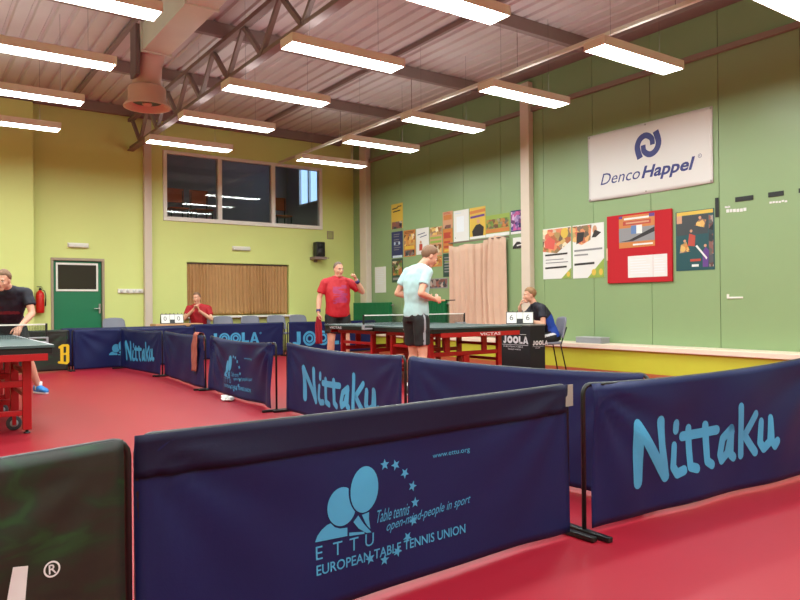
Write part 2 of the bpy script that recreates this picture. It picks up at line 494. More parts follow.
# dark gallery behind the window
M_dark = mat('dark gallery paint', srgb(190, 182, 184), .7)
for nm, b in (('wall_gallery_back', (4.3, 9.2, 18.6, 18.7, 2.88, 5.2)), ('wall_gallery_left', (4.3, 4.4, YB + .26, 18.6, 2.88, 5.2)), ('floor_gallery', (4.3, 9.2, YB + .26, 18.7, 2.78, 2.88)), ('ceiling_gallery', (4.3, 9.2, YB + .26, 18.7, 5.2, 5.3))):
    struct(MB().use(M_dark).box(*b).build(nm))
struct(wall_cells(MB().use(M_dark), 'y', YB + .26, 18.6, 2.88, 5.2, 9.1, 9.2, [(16.66, 17.82, 3.85, 4.95)]).build('wall_gallery_right'))
t = struct(thing('window_3', 'small daylit window at the right of the dark gallery room', 'window', (9.12, 17.24, 4.4)))
MB().use(mat('daylight pane', (0.42, 0.66, 1.0, 1), .3, emit=.55)).box(.03, .045, -.58, .58, -.55, .55).build('pane', t)
MB().use(M_white).box(-.04, .05, -.58, -.53, -.55, .55).box(-.04, .05, .53, .58, -.55, .55).box(-.04, .05, -.03, .03, -.55, .55).box(-.04, .05, -.53, .53, .50, .55).box(-.04, .05, -.53, .53, -.55, -.50).build('frame', t)
def wchair(x, y, label):
    t = thing('gallery_chair', label, 'chair', (x, y, 2.882), 0, 'orange chairs in the gallery')
    M_o = mat('orange brown plywood', srgb(190, 92, 40), .5)
    MB().use(M_o).box(-.22, .22, -.2, .2, .43, .46).build('seat', t, bevel=.01)
    MB().use(M_o).box(-.22, .22, .19, .215, .62, .95).build('backrest', t, bevel=.01)
    for sx in (-.19, .19):
        for sy in (-.18, .2):
            MB().use(M_black).box(sx - .012, sx + .012, sy - .012, sy + .012, 0, .43 if sy < 0 else .9).build('leg', t)
for i, (x, y) in enumerate(((5.14, 16.2), (5.72, 16.2), (7.79, 16.25))):
    wchair(x, y, ['orange plywood chair behind the left end of the high window', 'orange plywood chair second from left behind the high window', 'orange plywood chair behind the right pane of the high window'][i])

def curtain_mesh(mb, x0, x1, z0, z1, folds, amp, seed, droop=0.0, gather=0.0):
    """wavy sheet in the xz plane, folds along z"""
    rnd = random.Random(seed); ph = [rnd.uniform(0, 6.28) for _ in range(8)]
    nx, nz = folds * 10, 14; vs = []; fs = []
    for j in range(nz + 1):
        v = j / nz
        for i in range(nx + 1):
            u = i / nx
            a = amp * (0.75 + .35 * math.sin(u * 9 + ph[0])) * (1 - .25 * v)
            y = a * math.sin(2 * PI * folds * u + 1.3 * math.sin(u * 12 + ph[1]) + .35 * math.sin(v * 3 + u * 7 + ph[2])) + .3 * a * math.sin(2 * PI * folds * 2.3 * u + ph[3] + v * 2)
            zt = z1 + droop * (math.sin(u * 5 + ph[4]) * .5 + .3 * math.sin(u * 13 + ph[5]))
            xx = x0 + (x1 - x0) * (u + gather * math.sin(PI * v) * math.sin(2 * PI * u))
            vs.append((xx, y, z0 + (zt - z0) * v))
    for j in range(nz):
        for i in range(nx):
            a = j * (nx + 1) + i; fs.append((a, a + 1, a + nx + 2, a + nx + 1))
    return mb.add(vs, fs)
t = struct(thing('window_2', 'low window recess in the back wall closed by a tan curtain', 'window', (6.415, YB, .86)))
MB().use(mat('dark recess glass', srgb(60, 56, 50), .2)).box(-1.25, 1.25, .22, .24, 0, 1.205).build('pane', t)
MB().use(M_white).box(-1.45, 1.45, -.14, -.002, -.05, -.005).build('sill', t, bevel=.005)
cu = curtain_mesh(MB().use(M_curtain, True), 5.18, 7.655, .875, 2.03, 30, .028, 3).build('window_curtain', solid=.004)
cu.location = (0, YB + .07, 0)
tag(cu, 'tan pleated curtain drawn across the low window in the lime back wall', 'curtain')
o = MB().use(M_steel, True).tube([(5.165, YB + .07, 2.045), (7.665, YB + .07, 2.045)], .012).build('curtain_rod')
tag(o, 'thin rod above the tan curtain in the back wall recess', 'curtain rod')

t = thing('bench_ledge', 'long cream topped bench with yellow front along the green wall', 'bench', (9.3, 6, 0))
MB().use(M_ledge).box(-.22, XR - 9.302, -12.3, 9.58, .335, .412).build('seat_board', t, bevel=.01)
MB().use(M_bench).box(-.17, -.14, -12.3, 9.58, 0.001, .335).build('front_panel', t)

# ================================================================== CEILING LAMPS
LZ = 4.06; LL, LW = 1.56, .31
def make_lamp():
    t = thing('ceiling_lamp', '', 'lamp', (0, 0, LZ))
    mb = MB().use(M_white); th = .012; h = .095
    mb.box(0, LL, 0, LW, h - th, h); mb.box(0, th, 0, LW, -.012, h - th); mb.box(LL - th, LL, 0, LW, -.012, h - th)
    mb.box(th, LL - th, 0, th, -.012, h - th); mb.box(th, LL - th, LW - th, LW, -.012, h - th)
    mb.build('housing', t, bevel=.003)
    MB().use(M_lamp).add([(th, th, .0), (LL - th, th, .0), (LL - th, LW - th, .0), (th, LW - th, .0)], [(3, 2, 1, 0)]).build('diffuser', t)
    MB().use(M_added_uplight).add([(.03, .04, h + .002), (LL - .03, .04, h + .002), (LL - .03, LW - .04, h + .002), (.03, LW - .04, h + .002)], [(0, 1, 2, 3)]).build('added_uplight', t)  # glowing sheet added above the housing to light the roof
    for x in (.3, LL - .3):
        MB().use(mat('dark wire', srgb(90, 74, 70), .5), True).tube([(x, LW / 2, h), (x, LW / 2, ZD - LZ + .02)], .002, 5).build('suspension_wire', t)
    return t
lamp0 = make_lamp()
first = True
ROWS = [('row nearest the green wall', 6.58, 3.34, 6, -4), ('middle row of ceiling lamps', 3.57, 5.25, 5, -5), ('left row of ceiling lamps', 0.58, 7.14, 4, -6), ('unseen row beyond the left edge', -2.41, 7.14, 4, -6)]  # last row and the lamps behind the camera: unseen, added for their light
ords = ['nearest', 'second', 'third', 'fourth', 'fifth', 'sixth']
for rn, x, y0, n, k0 in ROWS:
    for k in range(k0, n):
        loc = (x, y0 + 1.878 * k, LZ)
        if k < 0: lab = 'unseen fluorescent ceiling lamp added behind the camera, %s' % rn
        elif k == n - 1: lab = 'white ceiling lamp closest to the back wall, %s' % rn
        else: lab = 'white ceiling lamp, %s from the camera in the %s' % (ords[k], rn)
        if first: lamp0.location = loc; lamp0['label'] = lab; lamp0['group'] = 'fluorescent ceiling lamps'; first = False
        else: copy_thing(lamp0, loc, lab, 'fluorescent ceiling lamps')

# air duct with fan outlet
t = thing('air_duct', 'big rectangular sheet metal air duct under the roof with round fan outlet', 'duct', (2.95, 10.2, 4.7))
MB().use(M_duct).box(-.19, .19, -16.4, 0, 0, .38).build('duct_body', t, bevel=.006)
for y in (-.02, -1.9, -3.8, -5.7): MB().use(M_duct).box(-.215, .215, y - .02, y + .02, -.02, .0).box(-.215, -.19, y - .02, y + .02, 0, .40).box(.19, .215, y - .02, y + .02, 0, .40).build('flange', t)
MB().use(M_pink, True).tube([(0, .0, .19), (0, .14, .17), (-.01, .25, .06), (-.03, .30, -.10), (-.05, .29, -.40)], [.18, .20, .205, .20, .20], 24).build('elbow', t)
mb = MB().use(M_pink, True).lathe([(.2, -.12), (.255, -.13), (.265, -.16), (.265, -.33), (.325, -.40), (.33, -.42), (.30, -.415), (.2, -.33)], (-.05, .28, -.30), 28)
mb.build('fan_outlet', t)
MB().use(M_black).lathe([(.2, -.645), (.2, -.64)], (-.05, .28, 0), 24).build('fan_grille', t)
MB().use(M_duct_shade).box(-.28, -.22, .0, .3, -.34, .38).build('duct_shade_plate', t, bevel=.01)  # added plate, its dark colour paints the shade on the duct side
MB().use(M_pink, True).ell((-.05, .28, -.67), .07, .07, .03).build('fan_hub', t)

# ================================================================== BARRIERS
NITT = {'N1': [(0.371, 0.469), (0.374, 0.329), (0.375, 0.195)], 'N2': [(0.377, 0.468), (0.482, 0.333), (0.597, 0.192)], 'N3': [(0.562, 0.472), (0.565, 0.351), (0.594, 0.204)],
 'idot': [(0.699, 0.444), (0.698, 0.416)], 'i': [(0.681, 0.332), (0.664, 0.229), (0.696, 0.189), (0.757, 0.199)],
 't1': [(0.81, 0.409), (0.812, 0.209), (0.865, 0.194)], 'tb': [(0.755, 0.374), (0.898, 0.375), (1.042, 0.38)], 't2': [(0.951, 0.413), (0.956, 0.22), (0.996, 0.197)],
 'a': [(1.169, 0.375), (1.093, 0.327), (1.07, 0.243), (1.084, 0.21), (1.134, 0.241), (1.173, 0.356)], 'a2': [(1.169, 0.375), (1.17, 0.23), (1.198, 0.212)],
 'K1': [(1.253, 0.487), (1.259, 0.347), (1.265, 0.216)], 'K2': [(1.403, 0.433), (1.296, 0.324)], 'K3': [(1.296, 0.324), (1.394, 0.218)],
 'u1': [(1.458, 0.384), (1.441, 0.269), (1.471, 0.23), (1.531, 0.265), (1.553, 0.388)], 'u2': [(1.553, 0.395), (1.548, 0.27), (1.574, 0.236), (1.601, 0.26)]}
def nittaku(u0=.32, u1=1.61, dz=0.0):
    mk = Marks(); k = (u1 - u0) / 1.29
    for n, pts in NITT.items():
        wd = {'N1': .072, 'N2': .064, 'N3': .062, 'idot': .054}.get(n, .051)
        mk.stroke([(u0 + (x - .32) * k, z + dz) for x, z in pts], wd * (0.5 + .5 * k))
    return mk

def ettu_marks(u0, s, z0, full=True):
    """twin bat emblem, circle of stars and lettering; u0, z0: lower left of the block"""
    def X(u): return u0 + (u - .623) * s
    def Z(z): return z0 + (z - .153) * s
    P = lambda pts: [(X(a), Z(b)) for a, b in pts]
    out = []
    mk = Marks()
    mk.ellipse(X(.829), Z(.410), .062 * s, .083 * s, -.12)
    mk.poly(P([(.815, .321), (.847, .325), (.846, .300), (.853, .262), (.838, .278), (.829, .292)]))
    pts = []
    for k in range(40):                                              # left bat, cut back where the right bat overlaps it
        t = 2 * PI * k / 40; a, b = .731 + .060 * math.cos(t), .366 + .068 * math.sin(t)
        dx, dz = (a - .829) / .070, (b - .410) / .091; r = math.hypot(dx, dz)
        if r < 1: a, b = .829 + (a - .829) / r, .410 + (b - .410) / r
        pts.append((a, b))
    mk.poly(P(pts))
    mk.poly(P([(.778, .302), (.799, .322), (.822, .288), (.858, .249), (.836, .251), (.800, .275)]))
    mk.poly(P([(.621, .262), (.631, .283), (.648, .300), (.668, .312), (.684, .316), (.700, .299), (.722, .290), (.752, .288), (.752, .258)]))
    mk.poly(P([(.760, .268), (.80, .262), (.826, .258), (.826, .250), (.760, .256)]))
    out.append((mk, M_print, 'emblem'))
    if full:
        for k, (cx, cz) in enumerate([(0.924, 0.485), (0.976, 0.476), (1.021, 0.438), (1.059, 0.382), (1.072, 0.317), (1.062, 0.249), (1.033, 0.192), (0.984, 0.149), (0.921, 0.132), (0.853, 0.153)]):
            out.append((Marks().star(X(cx), Z(cz), .022 * s, k * .3), M_print, 'star'))
        mk = Marks()
        for i, ch in enumerate('ETTU'): mk.text(ch, X(.623 + .069 * i), Z(.200), height=.046 * s)
        out.append((mk, M_print, 'lettering'))
        for a in (dict(t='EUROPEAN TABLE TENNIS UNION', x=X(.624), z=Z(.146), width=.712 * s, height=.036 * s, bold=.012), dict(t='Table tennis', x=X(.884), z=Z(.277), width=.16 * s, height=.046 * s, shear=.45),
                  dict(t='open-mind-people in sport', x=X(.930), z=Z(.226), width=.44 * s, height=.046 * s, shear=.45, rot=.06), dict(t='www.ettu.org', x=X(1.166), z=Z(.466), width=.20 * s, height=.022 * s)):
            out.append((Marks().text(**a), M_print, 'lettering'))
    return out

def joola(u0, z0, s, registered=True, rings=True):
    """JOOLA lettering, cap height s"""
    mk = Marks(); wd = s * .30
    def bar(x, z, a, b): mk.poly([(x, z), (x + a, z), (x + a, z + b), (x, z + b)])
    x = u0
    bar(x + s * .32, z0 + s * .28, wd, s * .72); mk.ring(x + s * .32, z0 + s * .29, s * .30, s * .04, 1, PI, 2 * PI); x += s * .82
    for _ in range(2):
        cx, cz = x + s * .5, z0 + s * .5
        if rings:
            mk.ring(cx, cz, s * .52, s * .36); mk.ring(cx, cz, s * .30, s * .16)
        else: mk.ring(cx, cz, s * .5, s * .2)
        x += s * 1.08
    bar(x, z0, wd, s); bar(x, z0, s * .72, s * .26); x += s * .80
    mk.poly([(x, z0), (x + s * .27, z0), (x + s * .56, z0 + s), (x + s * .36, z0 + s)])
    mk.poly([(x + s * .68, z0), (x + s * .95, z0), (x + s * .58, z0 + s), (x + s * .38, z0 + s)])
    bar(x + s * .3, z0 + s * .18, s * .35, s * .17)
    x += s * 1.0
    if registered: mk.ring(x + s * .1, z0 + s * .9, s * .10, s * .07); mk.text('R', x + s * .06, z0 + s * .86, height=s * .09)
    return mk

def barrier(label, p0, p1, cloth_mat, seed, sag=.02, wr=.008, marks=(), hem=False, top=.695, tilt=0.0, gap=(.035, .035), post_mat=None, feet=(1, 1), group='navy court barriers'):
    marks = list(marks)
    p0 = V((*p0, 0)); p1 = V((*p1, 0)); d = p1 - p0; L = d.length
    t = thing('court_barrier', label, 'barrier', p0, math.atan2(d.y, d.x), group)
    rnd = random.Random(seed); ph = [rnd.uniform(0, 6.28) for _ in range(10)]
    gl, gr = gap
    def ztop(u):
        q = min(max(u / L, 0), 1); return top + tilt * q - sag * 4 * q * (1 - q)
    def wr_y(u, z):
        q = u / L; zt = ztop(u); v = z / zt
        y = wr * (.8 * math.sin(5.2 * u + 2.5 * v + ph[0]) + .5 * math.sin(9.1 * u - 5 * v + ph[1])) * (1.0 - v ** 6)
        for cu_, k in ((gl, 2), (L - gr, 4)):                      # tension folds from the top corners
            dx = abs(u - cu_); dz = zt - z; r = math.hypot(dx, dz) + 1e-4; a = math.atan2(dz, dx)
            y += wr * 1.3 * math.sin(a * 13 + ph[k]) * math.exp(-r / .45) * min(1, r / .12)
        y += wr * 1.2 * math.sin(3.1 * u + ph[6]) * (1 - v)
        return y - .016
    nx, nz = int(L / .035), 20
    zb = .022
    mb = MB().use(cloth_mat, True); vs = []; fs = []
    for j in range(nz + 1):
        for i in range(nx + 1):
            u = gl + (L - gl - gr) * i / nx; z = zb + (ztop(u) + .006 - zb) * j / nz
            vs.append((u, wr_y(u, z), z))
    for j in range(nz):
        for i in range(nx): a = j * (nx + 1) + i; fs.append((a, a + 1, a + nx + 2, a + nx + 1))
    mb.add(vs, fs)
    cl = mb.build('cloth', t, solid=.003)
    if hem:
        vs = []; fs = []; mb = MB().use(M_navy2 if hem is True else hem, True)
        for j in range(6):
            for i in range(nx + 1):
                u = gl + (L - gl - gr) * i / nx; z1 = ztop(u) + .008; z = z1 - .128 * (1 - j / 5)
                vs.append((u, wr_y(u, z) - .0075, z))
        for j in range(5):
            for i in range(nx): a = j * (nx + 1) + i; fs.append((a, a + 1, a + nx + 2, a + nx + 1))
        mb.add(vs, fs); mb.build('hem_sleeve', cl, solid=.002)
    for mk, mm, nm in marks:
        mk.onto(lambda u, z: V((u, wr_y(u, z) - .0035, z)), nm, mm, cl)
    # frame: posts with rounded corners, top rail
    r = .011; c = .045; pts = [(.012, 0, .02), (.012, 0, ztop(0) - c)]
    for k in range(1, 5): a = PI / 2 * k / 4; pts.append((.012 + c - c * math.cos(a), 0, ztop(0) - c + c * math.sin(a)))
    for k in range(1, 24): u = .012 + c + (L - .024 - 2 * c) * k / 24; pts.append((u, 0, ztop(u) - 0))
    for k in range(0, 5): a = PI / 2 * (1 - k / 4); pts.append((L - .012 - c + c * math.cos(a), 0, ztop(L) - c + c * math.sin(a)))
    pts += [(L - .012, 0, .02)]
    MB().use(post_mat or M_black, True).tube(pts, r, 8).build('frame', t)
    for q, u in zip(feet, (.012, L - .012)):
        if q: MB().use(M_black).box(u - .016, u + .016, -.155, .155, .002, .026).build('foot', t, bevel=.005)
    return t

# near row
regm = Marks().ring(1.735, .396, .021, .0165).text('R', 1.727, .384, height=.024, bold=.01)
regm.poly([(1.638, .430), (1.676, .422), (1.663, .28), (1.613, .28)])
tA = barrier('dark green patterned barrier at the near left corner with white registered mark', (-1.36, 1.57), (.537, 2.128), M_camo, 1, sag=.0, wr=.006,
             marks=[(regm, M_whiteprint, 'lettering')], group='green court barriers')
barrier('navy barrier across the front with twin bat logo and circle of stars', (.548, 2.155), (2.535, 2.245), M_navy, 2, sag=.006, wr=.007,
        marks=ettu_marks(.606, 1.0, .153), hem=True, gap=(.0, .03))
t = barrier('navy barrier at the near right with large light blue Nittaku lettering', (2.575, 2.2), (4.905, 2.12), M_navy, 3, sag=.032, wr=.012, tilt=.045,
        marks=[(nittaku(.318, 1.608), M_print, 'lettering')], gap=(.055, .04))
cl = MB().use(mat('silver tape', srgb(150, 146, 138), .5)).box(-.04, .012, -.024, -.02, .60, .70).build('tape_strip'); cl.parent = [o for o in COL.objects if o.name.startswith('court_barrier')][1]
cl.location = (1.985, 0, -.0)
# dividing row, near to far
barrier('plain navy barrier standing just behind the near Nittaku barrier, seen over its top', (3.0, 4.17), (3.20, 2.265), M_navy, 4, sag=.02, wr=.007)
barrier('navy barrier with Nittaku lettering in the dividing row, in front of the far table', (3.18, 6.53), (3.02, 4.22), M_navy, 5, sag=.03, wr=.008,
        marks=[(nittaku(.40, 1.92), M_print, 'lettering')])
barrier('wrinkled navy barrier in the dividing row with small faded twin bat logo', (3.20, 8.78), (3.09, 6.58), M_navy, 6, sag=.035, wr=.022,
        marks=ettu_marks(.66, 1.1, .125), gap=(.04, .10))
barrier('plain navy barrier in the dividing row with an orange towel over it', (3.28, 10.98), (3.16, 8.84), M_navy, 7, sag=.02, wr=.010)
barrier('navy barrier with small Nittaku lettering at the far end of the dividing row', (3.10, 12.93), (3.26, 11.03), M_navy, 8, sag=.02, wr=.008,
        marks=[(nittaku(.27, 1.62), M_print, 'lettering')])
# far row
barrier('navy barrier below the green door with a pale bat logo at its right end', (2.31, 12.98), (4.45, 13.0), M_navy, 9, sag=.01, wr=.012,
        marks=ettu_marks(.60, 1.1, .12, False))
Bm = Marks()
for pts, wd in (([(1.955, .16), (1.955, .42)], .05), ([(1.92, .41), (1.97, .44), (2.04, .44)], .04), ([(2.045, .43), (2.045, .31)], .05), ([(1.97, .295), (2.03, .30)], .035), ([(2.045, .28), (2.045, .16)], .05), ([(1.91, .16), (1.97, .15), (2.03, .14)], .04)): Bm.stroke(pts, wd)
barrier('dark green barrier below the door showing a yellow gothic letter', (.2, 12.9), (2.28, 12.97), M_camo, 10, sag=.0, wr=.006,
        marks=[(Bm, M_yellow, 'lettering')], group='green court barriers')
barrier('navy barrier standing before the left umpire desk, left of the JOOLA lettering', (3.74 - 1.5, 13.7), (4.53, 13.7), M_navy, 11, sag=.005, wr=.006, top=.70)
barrier('navy barrier with light blue JOOLA lettering before the three grey chairs', (4.57, 13.7), (6.62, 13.7), M_navy, 12, sag=.005, wr=.006, top=.715,
        marks=[(joola(.42, .31, .22), M_print, 'lettering')])
barrier('navy barrier with huge JOOLA lettering behind the red shirted player', (6.68, 13.7), (8.95, 13.7), M_navy, 13, sag=.005, wr=.006, top=.715,
        marks=[(joola(.12, .20, .31), M_print, 'lettering')])

# ================================================================== TABLES
def tt_table(label, cx, cy, z, seed, brand, near_text):
    t = thing('table_tennis_table', label, 'table', (cx, cy, 0))
    hx, hy = .7625, 1.37
    for s in (-1, 1):
        y0, y1 = (.004, hy) if s > 0 else (-hy, -.004)
        mb = MB().use(M_tabletop).box(-hx, hx, y0, y1, z - .022, z)
        top = mb.build('half_top', t, bevel=.002)
        mb = MB().use(M_whiteprint); e = z + .0012; lw = .02
        ye = s * hy
        for (a, b, c, d) in ((-hx, hx, min(ye, ye - s * lw), max(ye, ye - s * lw)), (-hx, -hx + lw, y0, y1), (hx - lw, hx, y0, y1), (-.0015, .0015, y0, y1)):
            mb.add([(a, c, e), (b, c, e), (b, d, e), (a, d, e)], [(0, 1, 2, 3)])
        mb.build('line_marking', top)
        ya, yb = (.02, hy - .015) if s > 0 else (-hy + .015, -.02)
        mb = MB().use(M_black).box(-hx + .012, hx - .012, ya, yb, z - .075, z - .023)
        mb.build('apron', t, bevel=.004)
        M_ap = M_redsteel
        MB().use(M_redsteel).box(-hx + .12, hx - .05, min(s * (hy - .006), s * (hy + .004)), max(s * (hy - .006), s * (hy + .004)), z - .128, z - .070).build('end_panel', t, bevel=.002)
        mb = MB().use(M_ap)
        y2, y3 = (.25, hy - .28) if s > 0 else (-hy + .28, -.25)
        mb.box(-hx + .14, -hx + .17, y2 - .1, y3 + .1, z - .13, z - .076).box(hx - .17, hx - .14, y2 - .1, y3 + .1, z - .13, z - .076)
        mb.box(-hx + .17, hx - .17, y2 - .02, y2 + .02, z - .13, z - .076).box(-hx + .17, hx - .17, y3 - .02, y3 + .02, z - .13, z - .076)
        mb.build('under_frame', t, bevel=.004)
        ly = [y2, y3]
        for y in ly:
            for x in (-hx + .175, hx - .175):
                MB().use(M_redsteel).box(x - .035, x + .035, y - .025, y + .025, .03, z - .131).build('leg', t, bevel=.005)
                MB().use(M_black, True).lathe([(.028, 0.001), (.028, .008), (.012, .014), (.012, .032)], (x, y, 0), 12).build('foot', t)
            MB().use(M_redsteel).box(-hx + .211, hx - .211, y - .02, y + .02, .40, .455).box(-hx + .211, hx - .211, y - .02, y + .02, .155, .20).box(-.05, .05, y - .018, y + .018, .20, .40).box(-.36, -.28, y - .018, y + .018, .455, z - .131).box(.28, .36, y - .018, y + .018, .455, z - .131).build('crossbar', t, bevel=.004)
        for x in (-hx + .175, hx - .175):
            MB().use(M_redsteel).box(x - .018, x + .018, y2 + .026, y3 - .026, .30, .34).box(x - .018, x + .018, y2 + .026, y3 - .026, .50, .54).build('side_rail', t, bevel=.004)
        for x in (-hx + .25, hx - .25):
            mb = MB().use(M_rubber, True).lathe([(.03, -.016), (.058, -.016), (.063, -.01), (.063, .01), (.058, .016), (.03, .016)], (x, s * .12 if s > 0 else -hy + .50, .064), 20, axis='y')
            wh = mb.build('wheel', t)
            MB().use(M_grey, True).lathe([(.012, -.02), (.034, -.02), (.034, .02), (.012, .02)], (x, s * .12 if s > 0 else -hy + .50, .064), 14, axis='y').build('hub', wh)
            yy = s * .12 if s > 0 else -hy + .50
            MB().use(M_redsteel).box(x - .015, x + .015, yy - .03, yy - .022, .05, .16).box(x - .015, x + .015, yy + .022, yy + .03, .05, .16).box(x - .015, x + .1, yy - .03, yy + .03, .155, .165).build('castor_fork', t)
    # net
    n = thing('table_tennis_net', 'white taped net across the ' + near_text, 'net', (cx, cy, z))
    M_tape = M_white
    mb = MB().use(M_net)
    for k in range(15):
        zz = .012 + k * .009; mb.box(-.9, .9, -.0008, .0008, zz - .0012, zz + .0012)
    k = -.9
    while k < .9: mb.box(k - .0012, k + .0012, -.0008, .0008, .006, .14); k += .014
    mb.build('mesh', n)
    MB().use(M_tape).box(-.9, .9, -.004, .004, .138, .1525).build('top_tape', n)
    for s in (-1, 1):
        mb = MB().use(M_black, False).box(s * .905 - .01, s * .905 + .01, -.012, .012, -.03, .155)
        mb.build('post', n, bevel=.003)
        MB().use(M_grey).box(min(s * .74, s * .92), max(s * .74, s * .92), -.03, .03, .002, .018).box(min(s * .775, s * .92), max(s * .775, s * .92), -.03, .03, -.05, -.026).box(min(s * .90, s * .92), max(s * .90, s * .92), -.03, .03, -.03, .01).build('clamp', n, bevel=.004)
    return t, n
t2, n2 = tt_table('far table tennis table with red legs and black rim, between the two standing players', 6.06, 8.2, .785, 1, 'VICTAS', 'far table')
t1, n1 = tt_table('near left table tennis table with red legs, cut by the photo edge', .27, 7.92, .765, 2, 'VICTAS', 'near left table')
# maker's lettering on the far table
zt = .785
flat_text('VICTAS', (-.764 + .011, 1.22, zt - .062), (0, -1, 0), (0, 0, 1), M_whiteprint, 'lettering', t2, width=.36, height=.034, bold=.02)
flat_text('VICTAS', (-.764 + .011, -.72, zt - .062), (0, -1, 0), (0, 0, 1), M_whiteprint, 'lettering', t2, width=.36, height=.034, bold=.02)
flat_text('VICTAS', (.0, -1.3748, zt - .118), (1, 0, 0), (0, 0, 1), M_whiteprint, 'lettering', t2, width=.36, height=.038, bold=.02)

# ================================================================== DESKS, CHAIRS, SCOREBOARDS
t = thing('umpire_desk', 'small umpire desk draped in black JOOLA cloth beside the far table', 'desk', (7.69, 7.56, 0))
MB().use(mat('grey desk board', srgb(120, 118, 112), .4)).box(-.005, .33, -.03, .60, .735, .755).build('desk_top', t, bevel=.003)
mb = MB().use(M_blackcloth); mb.box(-.012, -.004, -.035, .605, .012, .735).box(-.004, .31, -.035, -.027, .012, .735).box(-.004, .31, .597, .605, .012, .735)
cl = mb.build('cloth', t, bevel=.003)
F = lambda u, z: V((-.0135, .605 - u, z))
mk = joola(.06, .46, .115, False, False)
mk.poly([(.04, .60), (.56, .60), (.56, .606), (.04, .606)]); mk.poly([(.04, .437), (.60, .437), (.60, .443), (.04, .443)])
mk.text('EUROPEAN TABLE', .07, .40, width=.42, height=.022); mk.text('TENNIS UNION', .16, .36, width=.28, height=.022)
mk.onto(F, 'lettering', M_whiteprint, cl)
F2 = lambda u, z: V((u, -.0365, z))
mk = joola(.04, .44, .07, False, False); mk.poly([(.04, .42), (.28, .42), (.28, .424), (.04, .424)]); mk.text('CUP', .1, .39, width=.1, height=.018)
mk.onto(F2, 'lettering', M_whiteprint, cl)

M_wooddark = mat('dark brown desk side', srgb(80, 44, 34), .5)
t = thing('umpire_desk', 'light wooden umpire desk behind the far barriers with score board on it', 'desk', (4.0, 13.95, 0))
MB().use(M_wood).box(0, .94, 0, .42, .685, .735).build('desk_top', t, bevel=.005)
MB().use(M_wooddark).box(.02, .05, .02, .40, 0.001, .685).build('side_panel', t)
MB().use(M_wooddark).box(.89, .92, .02, .40, 0.001, .685).build('side_panel', t)
MB().use(M_wood).box(.05, .89, .36, .38, .35, .685).build('modesty_panel', t)

def scoreboard(label, loc, rz, a, b, wd=.40):
    t = thing('score_board', label, 'scoreboard', loc, rz, 'umpire score boards')
    h = .20
    M = Matrix.Rotation(-.30, 4, 'X')
    MB().use(M_black).box(-wd / 2, wd / 2, 0, .008, .004, h, M).build('stand_front', t)
    M2 = Matrix.Translation((0, .135, 0)) @ Matrix.Rotation(.30, 4, 'X')
    MB().use(M_black).box(-wd / 2, wd / 2, -.008, 0, .004, h, M2).build('stand_back', t)
    for x0, x1, s in ((-wd / 2 + .01, -.05, a), (.05, wd / 2 - .01, b)):
        c = MB().use(M_paper).box(x0, x1, -.006, -.001, .015, h - .012, M).build('score_card', t)
        mk = Marks().text(s, x0 + .045, .06, height=.09)
        mb = MB().use(mat('grey digit ink', srgb(70, 70, 74), .6)); mb.add([M @ V((x, -.0068, z)) for x, z in mk.v], mk.f); mb.build('digit', c)
    MB().use(M_paper).box(-.045, .045, -.006, -.001, .085, h - .012, M).build('score_card', t)
    mb = MB().use(M_black)
    for k in range(6): x = -wd / 2 + .03 + k * (wd - .06) / 5; mb.tube([M @ V((x, -.012, h - .01)), M @ V((x, .0, h + .018)), M @ V((x, .02, h + .0))], .006, 6)
    mb.build('ring', t)
scoreboard('white flip score board on the black JOOLA desk', (7.80, 7.86, .756), -math.radians(48), '6', '6', .42)
scoreboard('white flip score board with black rings on the wooden umpire desk', (4.36, 14.08, .736), -math.radians(8), '0', '0', .44)

def rz_of(fx, fy): return math.atan2(-fx, fy)
def make_chair():
    t = thing('stacking_chair', '', 'chair', (0, 0, 0), 0)
    mb = MB().use(M_greychair, True)
    mb.loft([((0, .0, .43), (.2, 0, 0), (0, .2, 0)), ((0, 0, .435), (.225, 0, 0), (0, .22, 0)), ((0, 0, .465), (.225, 0, 0), (0, .22, 0)), ((0, 0, .472), (.2, 0, 0), (0, .2, 0))], 28, 4.0)
    mb.build('seat', t)
    vs = []; fs = []; nx, nz = 12, 10
    for j in range(nz + 1):
        v = j / nz
        for i in range(nx + 1):
            u = i / nx * 2 - 1
            wd = .235 * (1 - .10 * v) * (1 if v < .8 else math.sqrt(max(0, 1 - ((v - .8) / .2) ** 2 * .35)))
            vs.append((u * wd, .19 + .07 * v + .03 * (1 - u * u), .53 + .33 * v - .015 * u * u * v))
    for j in range(nz):
        for i in range(nx): a = j * (nx + 1) + i; fs.append((a, a + 1, a + nx + 2, a + nx + 1))
    MB().use(M_greychair, True).add(vs, fs).build('backrest', t, solid=.028)
    for s in (-1, 1):
        MB().use(M_black, True).tube([(s * .2, -.17, .44), (s * .22, -.2, .0)], .011).build('leg', t)
        MB().use(M_black, True).tube([(s * .19, .27, .70), (s * .19, .20, .50), (s * .2, .17, .42), (s * .225, .25, .0)], .011).build('leg', t)
    return t
ch0 = make_chair()
CH = [((3.47, 14.75, 0), 0.05, 'grey stacking chair left of the cream column, behind the Nittaku barrier'),
      ((5.68, 14.55, 0), 0, 'grey stacking chair beside the red shirted seated umpire, under the tan curtain'),
      ((6.32, 14.55, 0), .05, 'grey stacking chair in the middle under the tan curtain'),
      ((6.93, 14.55, 0), -.04, 'grey stacking chair under the right end of the tan curtain'),
      ((7.52, 14.6, 0), 0, 'grey stacking chair next to the red shirted standing player, by the far corner'),
      ((5.12, 14.74, 0), math.radians(-25), 'grey stacking chair under the seated umpire in the red shirt'),
      ((8.31, 7.79, 0), rz_of(.87, -.5), 'grey stacking chair under the seated umpire in the navy shirt')]
